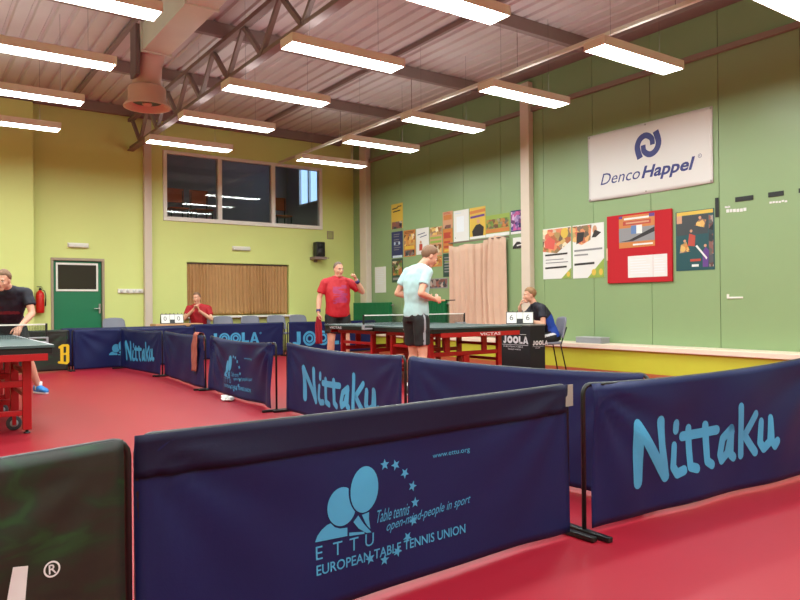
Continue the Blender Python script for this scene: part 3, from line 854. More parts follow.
for i, (loc, rz, lab) in enumerate(CH):
    if i == 0: ch0.location = loc; ch0.rotation_euler = (0, 0, rz); ch0['label'] = lab; ch0['group'] = 'grey stacking chairs'
    else: copy_thing(ch0, loc, lab, 'grey stacking chairs', rz)

# ================================================================== BACK WALL ITEMS
def emerg(x, z, wd, label):
    t = thing('emergency_light', label, 'light', (x, YB - .002, z), 0, 'emergency lights on the back wall')
    MB().use(M_white).box(-wd / 2, wd / 2, -.02, 0, -.05, .05).build('base', t, bevel=.004)
    MB().use(mat('frosted cover', srgb(226, 222, 214), .3)).box(-wd / 2 + .01, wd / 2 - .01, -.075, -.02, -.045, .03).build('cover', t, bevel=.015)
emerg(2.91, 2.35, .40, 'white emergency light above the green door')
emerg(6.44, 2.42, .44, 'white emergency light between the tan curtain and the high window')
t = thing('socket_strip', 'white strip of wall sockets right of the green door', 'socket', (3.94, YB - .002, 1.417))
MB().use(M_white).box(-.26, .26, -.04, 0, -.045, .045).build('base', t, bevel=.006)
for k in range(4): MB().use(M_paper, True).lathe([(.032, -.052), (.034, -.04)], (-.19 + .127 * k, 0, 0), 16, axis='y').build('socket', t)
t = thing('loudspeaker', 'black loudspeaker on a wall bracket right of the high window', 'speaker', (8.40, YB - .002, 2.4))
MB().use(M_black).box(-.12, .12, -.30, -.10, -.12, .24).build('cabinet', t, bevel=.02)
MB().use(mat('speaker grille', srgb(44, 44, 46), .6), True).lathe([(.085, -.306), (.085, -.30)], (0, 0, .0), 20, axis='y').build('woofer', t)
MB().use(mat('speaker grille', srgb(44, 44, 46), .6), True).lathe([(.04, -.306), (.04, -.30)], (0, 0, .15), 16, axis='y').build('tweeter', t)
MB().use(M_steel).box(-.16, .16, -.30, 0, -.19, -.125).box(-.05, .05, -.02, 0, -.25, .1).tube([(.16, -.2, -.15), (.27, -.22, -.15)], .012).build('bracket', t, bevel=.005)
t = thing('wall_vent', 'small grey vent grille right of the high window', 'vent', (8.83, YB - .002, 2.85))
MB().use(M_doorframe).box(-.09, .09, -.015, 0, -.10, -.085).box(-.09, .09, -.015, 0, .085, .10).box(-.09, -.075, -.015, 0, -.085, .085).box(.075, .09, -.015, 0, -.085, .085).build('frame', t)
mb = MB().use(M_steel)
for k in range(7): mb.beam((-.075, -.006, -.072 + .024 * k), (.075, -.006, -.072 + .024 * k), .012, .008)
mb.build('slats', t)
t = thing('fire_extinguisher', 'red fire extinguisher hung beside the green door', 'fire extinguisher', (2.19, YB - .1, .97))
MB().use(M_extred, True).lathe([(.06, 0), (.075, .015), (.078, .06), (.078, .36), (.066, .41), (.035, .44), (.022, .455)], (0, 0, 0), 20).build('cylinder', t)
MB().use(M_black).box(-.02, .02, -.02, .02, .455, .49).box(-.015, .05, -.012, .012, .49, .505).box(-.06, .03, -.01, .01, .515, .53).build('valve', t, bevel=.004)
MB().use(M_black, True).tube([(.02, 0, .47), (.08, -.02, .44), (.10, -.03, .34), (.09, -.02, .14)], [.009, .009, .009, .014]).build('hose', t)
MB().use(M_steel).box(-.08, .08, .05, .097, .18, .22).box(-.03, .03, .078, .097, .1, .42).build('bracket', t)

# ================================================================== RIGHT WALL ITEMS
WX = XR - .002
class Poster:
    """flat print on the right wall. u runs left to right in view (towards -y), z up"""
    def __init__(s, name, label, cat, y0, y1, z0, z1, base, group=None, thick=.004, proud=0.0):
        s.y0, s.z0 = y0, z0; s.w = y0 - y1; s.h = z1 - z0; s.t = thick
        s.o = bpy.data.objects.new(name, None)
        s.mb = MB().use(base); x = WX - thick - proud
        s.x = x; s.n = 0
        s.mb.box(x, WX - proud, y1, y0, z0, z1)
        s.name, s.label, s.cat, s.group = name, label, cat, group
    def rect(s, u0, v0, u1, v1, m, sk=0.0):
        s.n += 1; x = s.x - .0012 - .0002 * s.n
        P = lambda u, v: (x, s.y0 - u * s.w, s.z0 + v * s.h)
        s.mb.use(m); s.mb.add([P(u0, v0), P(u1, v0 + sk), P(u1, v1 + sk), P(u0, v1)], [(0, 1, 2, 3)]); return s
    def poly(s, pts, m):
        s.n += 1; x = s.x - .0012 - .0002 * s.n
        s.mb.use(m); s.mb.add([(x, s.y0 - u * s.w, s.z0 + v * s.h) for u, v in pts], [tuple(range(len(pts)))]); return s
    def disc(s, u, v, ru, rv, m, n=16): return s.poly([(u + ru * math.cos(2 * PI * k / n), v + rv * math.sin(2 * PI * k / n)) for k in range(n)], m)
    def lines(s, u0, u1, vs, m, th=.012):
        for v in vs: s.rect(u0, v, u1 - (.1 * (int(v * 97) % 3)) * (u1 - u0), v + th, m)
        return s
    def done(s):
        bpy.data.objects.remove(s.o)
        ob = s.mb.build(s.name)
        return tag(ob, s.label, s.cat, s.group)
I_dk = mat('dark ink', srgb(46, 40, 44), .4); I_gr = mat('grey ink', srgb(140, 138, 142), .5); I_or = mat('orange ink', srgb(200, 124, 66), .4)
I_yl = mat('yellow ink', srgb(214, 178, 74), .4); I_rd = mat('red ink', srgb(182, 70, 58), .4); I_bl = mat('navy ink', srgb(40, 48, 96), .4)
I_gn = mat('lime ink', srgb(146, 168, 78), .4); I_te = mat('teal ink', srgb(30, 76, 84), .35); I_pp = mat('purple ink', srgb(98, 58, 134), .4)
I_sk = mat('peach ink', srgb(204, 152, 120), .4); I_dg = mat('dark green ink', srgb(44, 74, 66), .4); I_lb = mat('pale blue ink', srgb(196, 212, 228), .5)
P_warm = print_mat('warm picture print', [srgb(70, 40, 30), srgb(196, 120, 60), srgb(230, 190, 110), srgb(120, 70, 60), srgb(236, 220, 190)], 11)
P_food = print_mat('meal picture print', [srgb(120, 90, 40), srgb(214, 110, 90), srgb(230, 190, 120), srgb(90, 70, 60), srgb(240, 220, 190)], 10)
P_dark = print_mat('sports picture print', [srgb(24, 30, 36), srgb(60, 80, 90), srgb(150, 90, 80), srgb(30, 40, 50), srgb(190, 170, 160)], 10)
P_grn = print_mat('green picture print', [srgb(40, 60, 40), srgb(120, 150, 70), srgb(200, 120, 70), srgb(60, 60, 50), srgb(220, 200, 170)], 12)
P_vio = print_mat('violet picture print', [srgb(40, 40, 90), srgb(200, 90, 150), srgb(70, 60, 140), srgb(240, 200, 230)], 14)
G = 'posters on the green wall'
Poster('poster', 'yellow poster at the top left of the poster cluster on the green wall', 'poster', 13.86, 13.39, 2.87, 3.46, I_yl, G).rect(.05, .0, .95, .28, P_dark).rect(.1, .78, .6, .83, I_dk, .03).rect(.15, .66, .8, .71, I_dk, .03).rect(.55, .86, .9, .9, I_dk).done()
Poster('poster', 'dark blue poster at the left edge of the cluster under the yellow poster', 'poster', 13.86, 13.40, 2.18, 2.80, I_bl, G).rect(.1, .0, .95, .09, I_lb).lines(.2, .8, (.3, .38, .46, .6, .68, .8, .88), I_gr, .025).disc(.3, .55, .08, .06, I_lb).disc(.7, .55, .08, .06, I_lb).done()
Poster('poster', 'dark poster with small pictures at the bottom left of the cluster, above the radiator', 'poster', 13.86, 13.40, 1.60, 2.16, I_dg, G).rect(.08, .3, .92, .9, P_grn).rect(.1, .1, .8, .2, I_gr).done()
Poster('poster', 'orange sports poster with players, right of the dark blue poster', 'poster', 13.36, 12.90, 2.18, 2.79, I_or, G).rect(.05, .42, .95, .85, P_warm).rect(.1, .28, .9, .4, I_yl).rect(.08, .03, .92, .24, P_dark).lines(.1, .9, (.88, .93), I_dk, .02).done()
Poster('poster', 'white poster with blue script and a small figure above the bowed player', 'poster', 12.87, 12.40, 2.20, 2.79, M_paper, G).rect(.12, .74, .7, .77, I_bl, .06).rect(.3, .64, .85, .67, I_bl, .06).rect(.25, .15, .5, .4, I_rd).disc(.37, .47, .08, .06, I_sk).done()
Poster('poster', 'striped orange and green poster left of the tall orange poster', 'poster', 12.36, 11.93, 2.14, 2.77, I_sk, G).rect(.0, .72, 1, 1, P_warm).rect(.05, .58, .95, .66, I_gn).rect(.05, .44, .95, .52, I_gn).rect(.05, .1, .95, .38, P_warm).done()
Poster('poster', 'small salmon poster above the tall orange poster by the pink curtain', 'poster', 11.90, 11.56, 2.70, 3.06, I_sk, G).rect(.1, .5, .9, .8, I_or).rect(.2, .0, .8, .2, P_dark).lines(.1, .9, (.85, .92), I_rd, .03).done()
Poster('poster', 'tall orange poster with bold lettering rows left of the pink curtain', 'poster', 11.90, 11.57, 2.18, 2.69, I_or, G).lines(.12, .9, (.2, .4, .6, .68, .76), I_rd, .09).rect(.15, .05, .85, .14, I_yl).done()
Poster('poster', 'dark green poster with pale lettering beside the pink curtain', 'poster', 11.90, 11.59, 1.66, 2.16, I_dg, G).lines(.15, .85, (.2, .32, .44, .56, .68, .8), I_gr, .05).rect(.2, .62, .7, .66, I_gn).done()
Poster('poster', 'orange poster with small pictures right beside the bowed player', 'poster', 12.36, 11.94, 1.90, 2.12, I_or, G).rect(.05, .1, .95, .9, P_warm).done()
Poster('poster', 'low poster of group pictures above the green radiator by the curtain', 'poster', 12.50, 11.75, 1.42, 1.64, I_gr, G).rect(.03, .1, .97, .9, P_dark).done()
Poster('poster', 'plain white paper poster left of the player portrait poster', 'poster', 11.53, 11.04, 2.39, 3.04, M_paper, G).lines(.1, .5, (.9,), I_lb, .02).rect(.2, .3, .7, .8, mat('faint ink', srgb(228, 232, 238), .6)).disc(.12, .12, .02, .02, I_dk).done()
Poster('poster', 'yellow poster with a dark dressed player above the pink curtain', 'poster', 11.01, 10.53, 2.40, 3.04, I_yl, G).rect(.0, .80, 1, .9, I_or, .03).rect(.05, .66, .95, .73, I_pp, .03).poly([(.2, .08), (.85, .08), (.9, .35), (.65, .46), (.4, .44), (.15, .25)], I_dk).disc(.55, .55, .1, .07, I_sk).rect(0, 0, 1, .08, M_paper).done()
Poster('poster', 'wide green and orange landscape poster above the pink curtain', 'poster', 10.52, 9.85, 2.40, 2.83, I_gn, G).rect(.03, .38, .97, .80, P_grn).rect(0, .18, 1, .36, I_or).rect(0, 0, 1, .15, M_paper).done()
Poster('poster', 'violet poster with pale swirls just left of the cream column', 'poster', 9.81, 9.46, 2.40, 2.85, I_bl, G).rect(.04, .15, .96, .95, P_vio).rect(0, 0, 1, .1, M_paper).done()
Poster('sticker', 'small black and white sticker below the violet poster', 'sticker', 9.76, 9.46, 2.12, 2.33, M_paper, None).poly([(0, 0), (1, 0), (1, .25), (.6, .6), (.35, .62), (0, .2)], I_dk).rect(.35, .2, .75, .32, M_paper, .06).done()
Poster('notice_sheet', 'white notice sheet alone on the green wall by the far corner', 'paper', 14.60, 14.12, 1.37, 2.0, M_paper, None).lines(.15, .85, (.9, .83, .76, .69, .62, .55, .48, .41, .34), mat('faint ink', srgb(228, 232, 238), .6), .02).done()
Poster('poster', 'white poster with red meal picture, left of the two meal posters', 'poster', 8.985, 8.325, 1.51, 2.42, M_paper, G).poly([(0, .98), (1, .98), (1, .72), (.5, .5), (0, .55)], P_food).disc(.78, .88, .13, .1, I_yl).poly([(.08, .62), (.4, .58), (.45, .75), (.25, .84), (.05, .75)], mat('red meat ink', srgb(214, 92, 84), .4)).rect(.08, .455, .88, .49, I_dk, .01).lines(.1, .9, (.37, .31), I_gr, .018).rect(.08, .2, .85, .235, I_dk, .01).poly([(.66, 0), (1, 0), (1, .2)], I_gn).disc(.9, .08, .06, .05, I_yl).done()
Poster('poster', 'white poster with dark meal picture, right of the two meal posters', 'poster', 8.285, 7.615, 1.50, 2.42, M_paper, G).poly([(0, .98), (.62, .98), (.58, .7), (.3, .62), (0, .7)], P_food).poly([(.12, .64), (.35, .7), (.38, .86), (.15, .86)], I_dk).disc(.72, .88, .07, .08, I_sk).poly([(.62, .74), (.75, .74), (.92, .82), (.72, .88)], I_dk).rect(.05, .5, .95, .535, I_gr, .01).rect(.05, .42, .5, .45, I_gr).rect(.05, .24, .7, .28, I_dk, .01).poly([(.48, 0), (1, 0), (1, .35)], I_gn).disc(.68, .1, .07, .06, I_yl).disc(.9, .1, .06, .06, I_yl).done()
# red notice board
t = thing('notice_board', 'red felt notice board under the white banner', 'notice board', (WX, 7.53, 1.39))
MB().use(M_redboard).box(-.035, 0, -1.2, 0, 0, 1.105).build('board', t, bevel=.006)
MB().use(mat('pale brown clip', srgb(214, 180, 150), .5)).box(-.04, -.02, -.015, .012, .38, .58).build('clip', t)
def on_board(name, label, cat, y0, y1, z0, z1, base): return Poster(name, label, cat, y0, y1, z0, z1, base, None, .003, .036)
p = on_board('flyer', 'orange and grey printed flyer pinned at the top of the red board', 'flyer', 7.285, 6.62, 1.95, 2.465, I_or)
p.rect(0, .92, .1, 1, I_pp).rect(.85, .9, 1, 1, I_pp).rect(0, .18, 1, .62, I_gr).rect(.12, .7, .9, .83, I_rd).rect(.15, .87, .85, .93, M_paper).rect(.2, .74, .85, .79, I_sk).rect(.35, .42, .5, .68, mat('blue figure ink', srgb(96, 126, 176), .4)).rect(.5, .42, .66, .68, M_paper).poly([(.0, .2), (.3, .24), (1, .58), (1, .44), (.4, .2)], I_dk).rect(.4, .06, .95, .11, M_paper).done()
p = on_board('notice_sheet', 'white sheet pair pinned low on the red notice board, left sheet', 'paper', 7.12, 6.66, 1.47, 1.815, M_paper); p.lines(.1, .9, (.2, .32, .44, .56, .68, .8), mat('faint ink', srgb(228, 232, 238), .6), .03).done()
p = on_board('notice_sheet', 'white sheet pair pinned low on the red notice board, right sheet', 'paper', 6.655, 6.41, 1.47, 1.815, M_paper); p.lines(.1, .9, (.2, .32, .44, .56, .68, .8), mat('faint ink', srgb(228, 232, 238), .6), .03).done()
p = Poster('poster', 'dark teal sports poster with player pictures right of the red board', 'poster', 6.28, 5.66, 1.54, 2.425, I_te, G)
p.rect(.03, .93, .97, .99, I_yl).rect(.86, .05, .97, .9, P_dark).rect(.03, .6, .84, .92, mat('dark grey ink', srgb(58, 62, 68), .4)).rect(.03, .8, .17, .93, I_sk)
p.poly([(.5, .75), (.75, .7), (.8, .82), (.65, .86)], P_warm).disc(.64, .87, .035, .025, I_sk).poly([(.32, .42), (.5, .4), (.52, .58), (.36, .62)], I_rd).disc(.41, .66, .035, .025, I_sk).poly([(.1, .3), (.38, .32), (.28, .48), (.14, .44)], P_warm).disc(.24, .5, .035, .025, I_sk)
p.poly([(.7, .05), (.84, .05), (.86, .32), (.78, .38), (.7, .3)], I_pp).disc(.77, .4, .035, .025, I_sk).rect(.38, .15, .65, .19, I_rd).rect(.42, .06, .6, .1, M_paper).poly([(.52, .4), (.56, .42), (.82, .2), (.8, .17)], M_paper).done()
# banner
y0b, y1b, z0b, z1b = 7.91, 5.665, 2.79, 3.895
t = thing('banner', 'large white DencoHappel banner high on the green wall', 'banner', (WX, y0b, z0b))
W, Hh = y0b - y1b, z1b - z0b
nx, nz = 44, 20; vs = []; fs = []
def ban_x(u, z): return -.016 - .006 * math.sin(u * 4.1 + 1.2 * z) - .004 * math.sin(u * 2 - z * 6 + 1)
for j in range(nz + 1):
    for i in range(nx + 1):
        u = W * i / nx; z = Hh * j / nz; vs.append((ban_x(u, z), -u, z - .012 * math.sin(PI * u / W) * (j == 0)))
for j in range(nz):
    for i in range(nx): a = j * (nx + 1) + i; fs.append((a, a + 1, a + nx + 2, a + nx + 1))
sh = MB().use(mat('white banner vinyl', srgb(218, 214, 212), .45), True).add(vs, fs).build('sheet', t, solid=.003)
mk = Marks()
mk.text('Denco', .255, .242, width=.765, height=.185, shear=.28)
mk.text('Happel', 1.045, .178, width=.93, height=.25, shear=.28, bold=.028)
mk.ring(2.05, .42, .03, .024); mk.text('R', 2.037, .406, height=.028)
# two-leaf swirl emblem
def ribbon(pts, wds):
    L = []; Rr = []
    for k, p in enumerate(pts):
        a = pts[max(k - 1, 0)]; b = pts[min(k + 1, len(pts) - 1)]; d = V((b[0] - a[0], b[1] - a[1])).normalized(); n = V((-d.y, d.x)) * wds[k] / 2
        L.append((p[0] + n.x, p[1] + n.y)); Rr.append((p[0] - n.x, p[1] - n.y))
    mk.add(L + Rr, [(k, k + 1, len(pts) + k + 1, len(pts) + k) for k in range(len(pts) - 1)])
leaf = []
ctl = [(-.143, -.189), (-.195, -.011), (-.145, .113), (-.034, .155), (.068, .09), (.086, -.012)]
for q in range(len(ctl) - 1):
    p0, p1, p2, p3 = (V(ctl[max(q - 1, 0)]), V(ctl[q]), V(ctl[q + 1]), V(ctl[min(q + 2, len(ctl) - 1)]))
    for e in range(6):
        t_ = e / 6; leaf.append(.5 * (2 * p1 + (p2 - p0) * t_ + (2 * p0 - 5 * p1 + 4 * p2 - p3) * t_ ** 2 + (3 * p1 - p0 - 3 * p2 + p3) * t_ ** 3))
leaf.append(V(ctl[-1]))
for sg in (1, -1): ribbon([(1.165 + sg * p.x, .749 + sg * p.y) for p in leaf], [.106 - .02 * k / len(leaf) for k in range(len(leaf))])
mk.onto(lambda u, z: V((ban_x(u, z) - .0035, -u, z)), 'lettering', M_logo, sh, .08)
for u in (.03, W / 2, W - .03):
    for z in (.03, Hh - .03): MB().use(M_chrome, True).lathe([(.014, -.004), (.014, .004)], (ban_x(u, z) - .001, -u, z), 12, axis='x').build('eyelet', t)
# black strips and scraps of tape
for (ya, yb, za, zb_, lab) in ((5.645, 5.59, 2.285, 2.565, 'upright black strip on the panel seam beside the teal poster'), (5.345, 5.09, 2.47, 2.535, 'black label strip on the green wall, left of the two strips'), (4.885, 4.68, 2.475, 2.54, 'black label strip on the green wall, middle strip near the photo edge'), (4.49, 4.3, 2.48, 2.54, 'black label strip on the green wall cut by the right photo edge')):
    tag(MB().use(M_black).box(WX - .008, WX, yb, ya, za, zb_).build('label_strip', bevel=.002), lab, 'strip', 'black strips on the green wall')
for (ya, yb, za, zb_, lab) in ((5.50, 5.42, 2.40, 2.425, 'tiny white tape scrap near the panel seam'), (5.48, 5.18, 2.33, 2.375, 'long torn white tape scrap below the left black strip'), (4.87, 4.63, 2.385, 2.41, 'torn white tape scrap below the middle black strip')):
    mb = MB().use(M_paper); n = 6; random.seed(int(ya * 100))
    for k in range(n):
        a = ya + (yb - ya) * k / n; b = ya + (yb - ya) * (k + .8) / n; dz = random.uniform(-.006, .006); mb.box(WX - .003, WX, b, a, za + dz, zb_ + dz)
    tag(mb.build('tape_scrap'), lab, 'tape', 'tape scraps on the green wall')
t = thing('wall_hook', 'small white hook on the green wall at the panel seam above the bench', 'hook', (WX, 5.45, 1.13))
MB().use(M_white).box(-.012, 0, -.20, .02, -.012, .012).build('hook_bar', t, bevel=.004)
MB().use(M_white).box(-.02, 0, .0, .03, -.012, .05).build('hook_plate', t, bevel=.004)
# curtain on right wall
cu = curtain_mesh(MB().use(M_curtain2, True), -1.70, 0, .43, 2.33, 9, .065, 11, droop=.10, gather=.03).build('wall_curtain', solid=.004)
cu.location = (9.44, 9.87, 0); cu.rotation_euler = (0, 0, -PI / 2)
tag(cu, 'pink beige curtain hanging on the green wall left of the cream column', 'curtain')
o = MB().use(M_steel, True).tube([(9.44, 9.84, 2.36), (9.44, 11.60, 2.36)], .013).box(9.43, WX, 9.86, 9.88, 2.35, 2.37).box(9.43, WX, 11.56, 11.58, 2.35, 2.37).build('curtain_rod')
tag(o, 'rod carrying the pink beige curtain on the green wall', 'curtain rod')
# radiators
def radiator(y0, y1, z0, z1, label, x=9.46):
    t = thing('radiator', label, 'radiator', (x, y0, z0), 0, 'green radiators on the green wall')
    L = y1 - y0; h = z1 - z0; mb = MB().use(M_greenrad)
    n = int(L / .055)
    for k in range(n):
        y = (k + .5) * L / n; mb.box(-.055, .045, y - .018, y + .018, .0, h)
    mb.box(-.02, .02, 0, L, .05, .09).box(-.02, .02, 0, L, h - .09, h - .05)
    mb.build('fins', t, bevel=.012)
    MB().use(M_chrome, True).tube([(0, -.01, h - .07), (0, -.06, h - .07)], .016).lathe([(.022, -.10), (.025, -.06)], (0, 0, h - .07), 14, axis='y').build('valve', t)
    MB().use(M_greenrad).box(-.03, .03, .1, .13, -.02, .0).box(-.03, .03, L - .13, L - .1, -.02, .0).build('support', t)
radiator(13.58, 15.2, .45, 1.13, 'long green radiator on the bench ledge near the far corner', 9.30)
radiator(11.72, 12.75, .45, 1.15, 'green radiator behind the bowed player, left of the pink curtain')
t = thing('storage_box', 'grey plastic box lying on the cream bench ledge below the meal posters', 'box', (9.31, 7.70, .413))
MB().use(M_grey).box(-.11, .11, -.26, .26, 0, .012).box(-.11, -.098, -.26, .26, .012, .085).box(.098, .11, -.26, .26, .012, .085).box(-.098, .098, -.26, -.248, .012, .085).box(-.098, .098, .248, .26, .012, .085).build('tray', t, bevel=.004)
MB().use(mat('light grey lid', srgb(176, 178, 182), .45)).box(-.115, .115, -.265, .265, .086, .098).build('lid', t, bevel=.004)
o = MB().use(M_paper, True).ell((9.16, 10.9, .432), .02, .02, .02).build('table_tennis_ball'); tag(o, 'white ball on the cream bench ledge seen below the far table', 'ball')
# towel over barrier, crumpled cloth
mb = MB().use(M_orange, True); vs = []; fs = []
for j in range(25):
    s = j / 24; a = s * 1.0
    for i in range(8):
        u = i / 7 - .5; wv = .008 * math.sin(i * 1.7 + j * .5) + .006 * math.sin(j * .9)
        if s < .72: p = (-.048 + wv * .6 - .01 * (1 - s), u * (.15 + .05 * math.sin(s * 5)) + .04 * (.72 - s), .22 + (.705 - .22) * s / .72)
        elif s < .80: t_ = (s - .72) / .08 * PI; p = (-.042 * math.cos(t_) + wv * .3, u * .17, .715 + .022 * math.sin(t_))
        else: p = (.044 - wv * .6, u * .17, .715 - (s - .80) / .2 * .22)
        vs.append(p)
for j in range(24):
    for i in range(7): a = j * 8 + i; fs.append((a, a + 1, a + 9, a + 8))
o = mb.add(vs, fs).build('hand_towel', solid=.005); o.location = (3.185, 9.18, 0); o.rotation_euler = (0, 0, .05)
tag(o, 'orange striped towel draped over a plain navy barrier', 'towel')
mb = MB().use(M_paper, True); mb.ell((0, 0, .018), .16, .08, .018, nu=20, nv=8); mb.ell((.05, .03, .035), .08, .045, .022); mb.ell((-.07, -.01, .035), .06, .05, .018)
for k, p in enumerate(mb.v): mb.v[k] = p + V((0, 0, 1)) * .010 * noise.noise(p * 22) + V((noise.noise(p * 15), noise.noise(p * 15 + V((5, 5, 5))), 0)) * .012; mb.v[k].z = max(.002, mb.v[k].z)
o = mb.build('crumpled_cloth'); o.location = (3.02, 7.74, 0); o.rotation_euler = (0, 0, 1.3)
tag(o, 'crumpled white cloth on the red floor at the foot of the barrier row', 'cloth')

# ================================================================== PEOPLE
M_skin = mat('light skin', srgb(222, 164, 138), .5, vary=.05, vscale=30)
M_lip = mat('lip', srgb(178, 98, 90), .5)
M_eye = mat('eye white', srgb(230, 226, 222), .3)
M_iris = mat('dark iris', srgb(44, 36, 32), .3)

def remesh(mb, voxel, smooth_it=3, disp=0.0, dscale=9.0, seed=0.0):
    me = mb.mesh('tmp'); o = bpy.data.objects.new('tmp', me); COL.objects.link(o)
    r = o.modifiers.new('r', 'REMESH'); r.mode = 'VOXEL'; r.voxel_size = voxel
    s = o.modifiers.new('s', 'SMOOTH'); s.factor = .5; s.iterations = smooth_it
    dg = bpy.context.evaluated_depsgraph_get(); dg.update()
    out = bpy.data.meshes.new_from_object(o.evaluated_get(dg))
    bpy.data.objects.remove(o); bpy.data.meshes.remove(me)
    if disp:
        off = V((seed, seed * .7, 0))
        nrm = [v.normal.copy() for v in out.vertices]
        for v, n in zip(out.vertices, nrm):
            p = V((v.co.x * 1.0, v.co.y * 1.0, v.co.z * .7)) * dscale + off
            v.co += n * disp * (noise.noise(p) + .5 * noise.noise(p * 2.3))
    out.polygons.foreach_set('use_smooth', [True] * len(out.polygons))
    return out

def basis(fwd, up=V((0, 0, 1))):
    F = V(fwd).normalized(); R = F.cross(up).normalized(); U = R.cross(F); return R, F, U

def head_parts(mb, c, fwd, up=V((0, 0, 1)), s=.95, nose=1.0, heavy=0.0):
    R, F, U = basis(fwd, up); P = lambda x, y, z: c + (R * x + F * y + U * z) * s
    E = lambda p, a, b, d: mb.ell(P(*p), a * s, b * s, d * s, R, F, U)
    E((0, -.012, .035), .076, .096, .094); E((0, .025, -.02), .064 + heavy, .070, .085); E((0, .0, -.055), .062 + heavy, .062, .05)
    E((0, .058, -.098), .032 + heavy, .030, .026); E((0, .078, .030), .052, .016, .013)
    E((.036, .066, -.022), .022, .022, .02); E((-.036, .066, -.022), .022, .022, .02)
    mb.chain([P(0, .090, .018), P(0, .108, -.022), P(0, .106, -.032)], [.008 * s * nose, .012 * s * nose, .012 * s * nose], 10)
    mb.ell(P(.012, .096, -.034), .008 * s, .009 * s, .007 * s); mb.ell(P(-.012, .096, -.034), .008 * s, .009 * s, .007 * s)
    for q in (-1, 1): E((q * .074, -.008, -.008), .011, .020, .032)
    E((0, .084, -.062), .026, .013, .011)

def head_details(me_mb, c, fwd, up=V((0, 0, 1)), s=.95, brow=M_iris):
    R, F, U = basis(fwd, up); P = lambda x, y, z: c + (R * x + F * y + U * z) * s
    for q in (-1, 1):
        me_mb.use(M_eye, True).ell(P(q * .031, .082, .008), .014 * s, .008 * s, .008 * s, R, F, U, 12, 8)
        me_mb.use(M_iris, True).ell(P(q * .031, .0885, .008), .006 * s, .004 * s, .006 * s, R, F, U, 10, 6)
        me_mb.use(brow, True).ell(P(q * .033, .094, .032), .021 * s, .006 * s, .0045 * s, R, F, U, 10, 6)
    me_mb.use(M_lip, True).ell(P(0, .0965, -.058), .022 * s, .007 * s, .0045 * s, R, F, U, 12, 6)
    me_mb.ell(P(0, .0955, -.066), .019 * s, .008 * s, .005 * s, R, F, U, 12, 6)

def hair_mesh(c, fwd, up, s, material, front=.62, back=-.45, side=-.02, thick=.012, seed=1):
    """shell over the cranium with a hairline that runs lower at the back"""
    R, F, U = basis(fwd, up); mb = MB().use(material, True); na, ne = 40, 12
    cc = c + (F * -.012 + U * .035) * s; outer = []; inner = []
    for i in range(na):
        az = 2 * PI * i / na; f = math.cos(az)
        if f > 0: e0 = side + (front - side) * min(1, max(0, (f - .1) / .55)) ** 1.0
        else: e0 = side + (back - side) * min(1, (-f) / .6)
        for j in range(ne):
            e = e0 + (PI / 2 - .02 - e0) * j / (ne - 1)
            d = R * .076 * math.cos(e) * math.sin(az) + F * .096 * math.cos(e) * math.cos(az) + U * .094 * math.sin(e)
            n_ = d.normalized(); q = noise.noise(d * 52 + V((seed, 0, 0))) * .0055
            t_ = thick * (0.12 + .88 * min(1, j / 4)) + q * (1.5 if j > 0 else .4)
            outer.append(cc + d * s + n_ * t_); inner.append(cc + d * s * .93)
    n = na * ne; fs = []
    for i in range(na):
        k = (i + 1) % na
        for j in range(ne - 1):
            a, b = i * ne + j, k * ne + j
            fs.append((a, b, b + 1, a + 1)); fs.append((n + a, n + a + 1, n + b + 1, n + b))
        fs.append((i * ne, n + i * ne, n + k * ne, k * ne))
    fs.append(tuple(i * ne + ne - 1 for i in range(na))); fs.append(tuple(n + i * ne + ne - 1 for i in reversed(range(na))))
    return mb.add(outer + inner, fs)

def hand_parts(mb, w_, d, n_, th, curl=.5, s=1.0, thumb=.8, fist=False):
    """w_ wrist, d pointing direction, n_ palm normal (fingers curl to it), th side on which the thumb leaves"""
    d = V(d).normalized(); n_ = V(n_); n_ = (n_ - d * n_.dot(d)).normalized(); t0 = d.cross(n_); th = t0 if t0.dot(V(th)) > 0 else -t0
    w_ = V(w_)
    mb.loft([(w_ - d * .02, th * .025 * s, n_ * .019 * s), (w_ + d * .02 * s, th * .033 * s, n_ * .016 * s), (w_ + d * .06 * s, th * .041 * s, n_ * .015 * s), (w_ + d * .092 * s, th * .040 * s, n_ * .011 * s)], 16, 2.6)
    for k, (off, L) in enumerate(((.031, .072), (.0105, .080), (-.0105, .074), (-.031, .058))):
        p = w_ + d * (.086 - abs(k - 1.3) * .003) * s + th * off * s; ang = 0; pts = [p - d * .015 * s, p]
        for q, fr in enumerate((.42, .32, .26)):
            ang += curl * (0.75 if q == 0 else 1.0) + k * .04
            p = p + (d * math.cos(ang) + n_ * math.sin(ang)) * L * s * fr; pts.append(p)
        mb.chain(pts, [.0098 * s, .0096 * s, .0090 * s, .0084 * s, .0076 * s], 10)
    b = w_ + d * .022 * s + th * .026 * s; a1 = (d * .62 + th * thumb + n_ * .35).normalized(); a2 = (d * .85 + th * thumb * .35 + n_ * (.35 + curl * .5)).normalized()
    p1 = b + a1 * .045 * s; mb.chain([b, p1, p1 + a2 * .03 * s, p1 + a2 * .03 * s + (a2 + n_ * .3).normalized() * .024 * s], [.0135 * s, .0115 * s, .0105 * s, .0088 * s], 10)

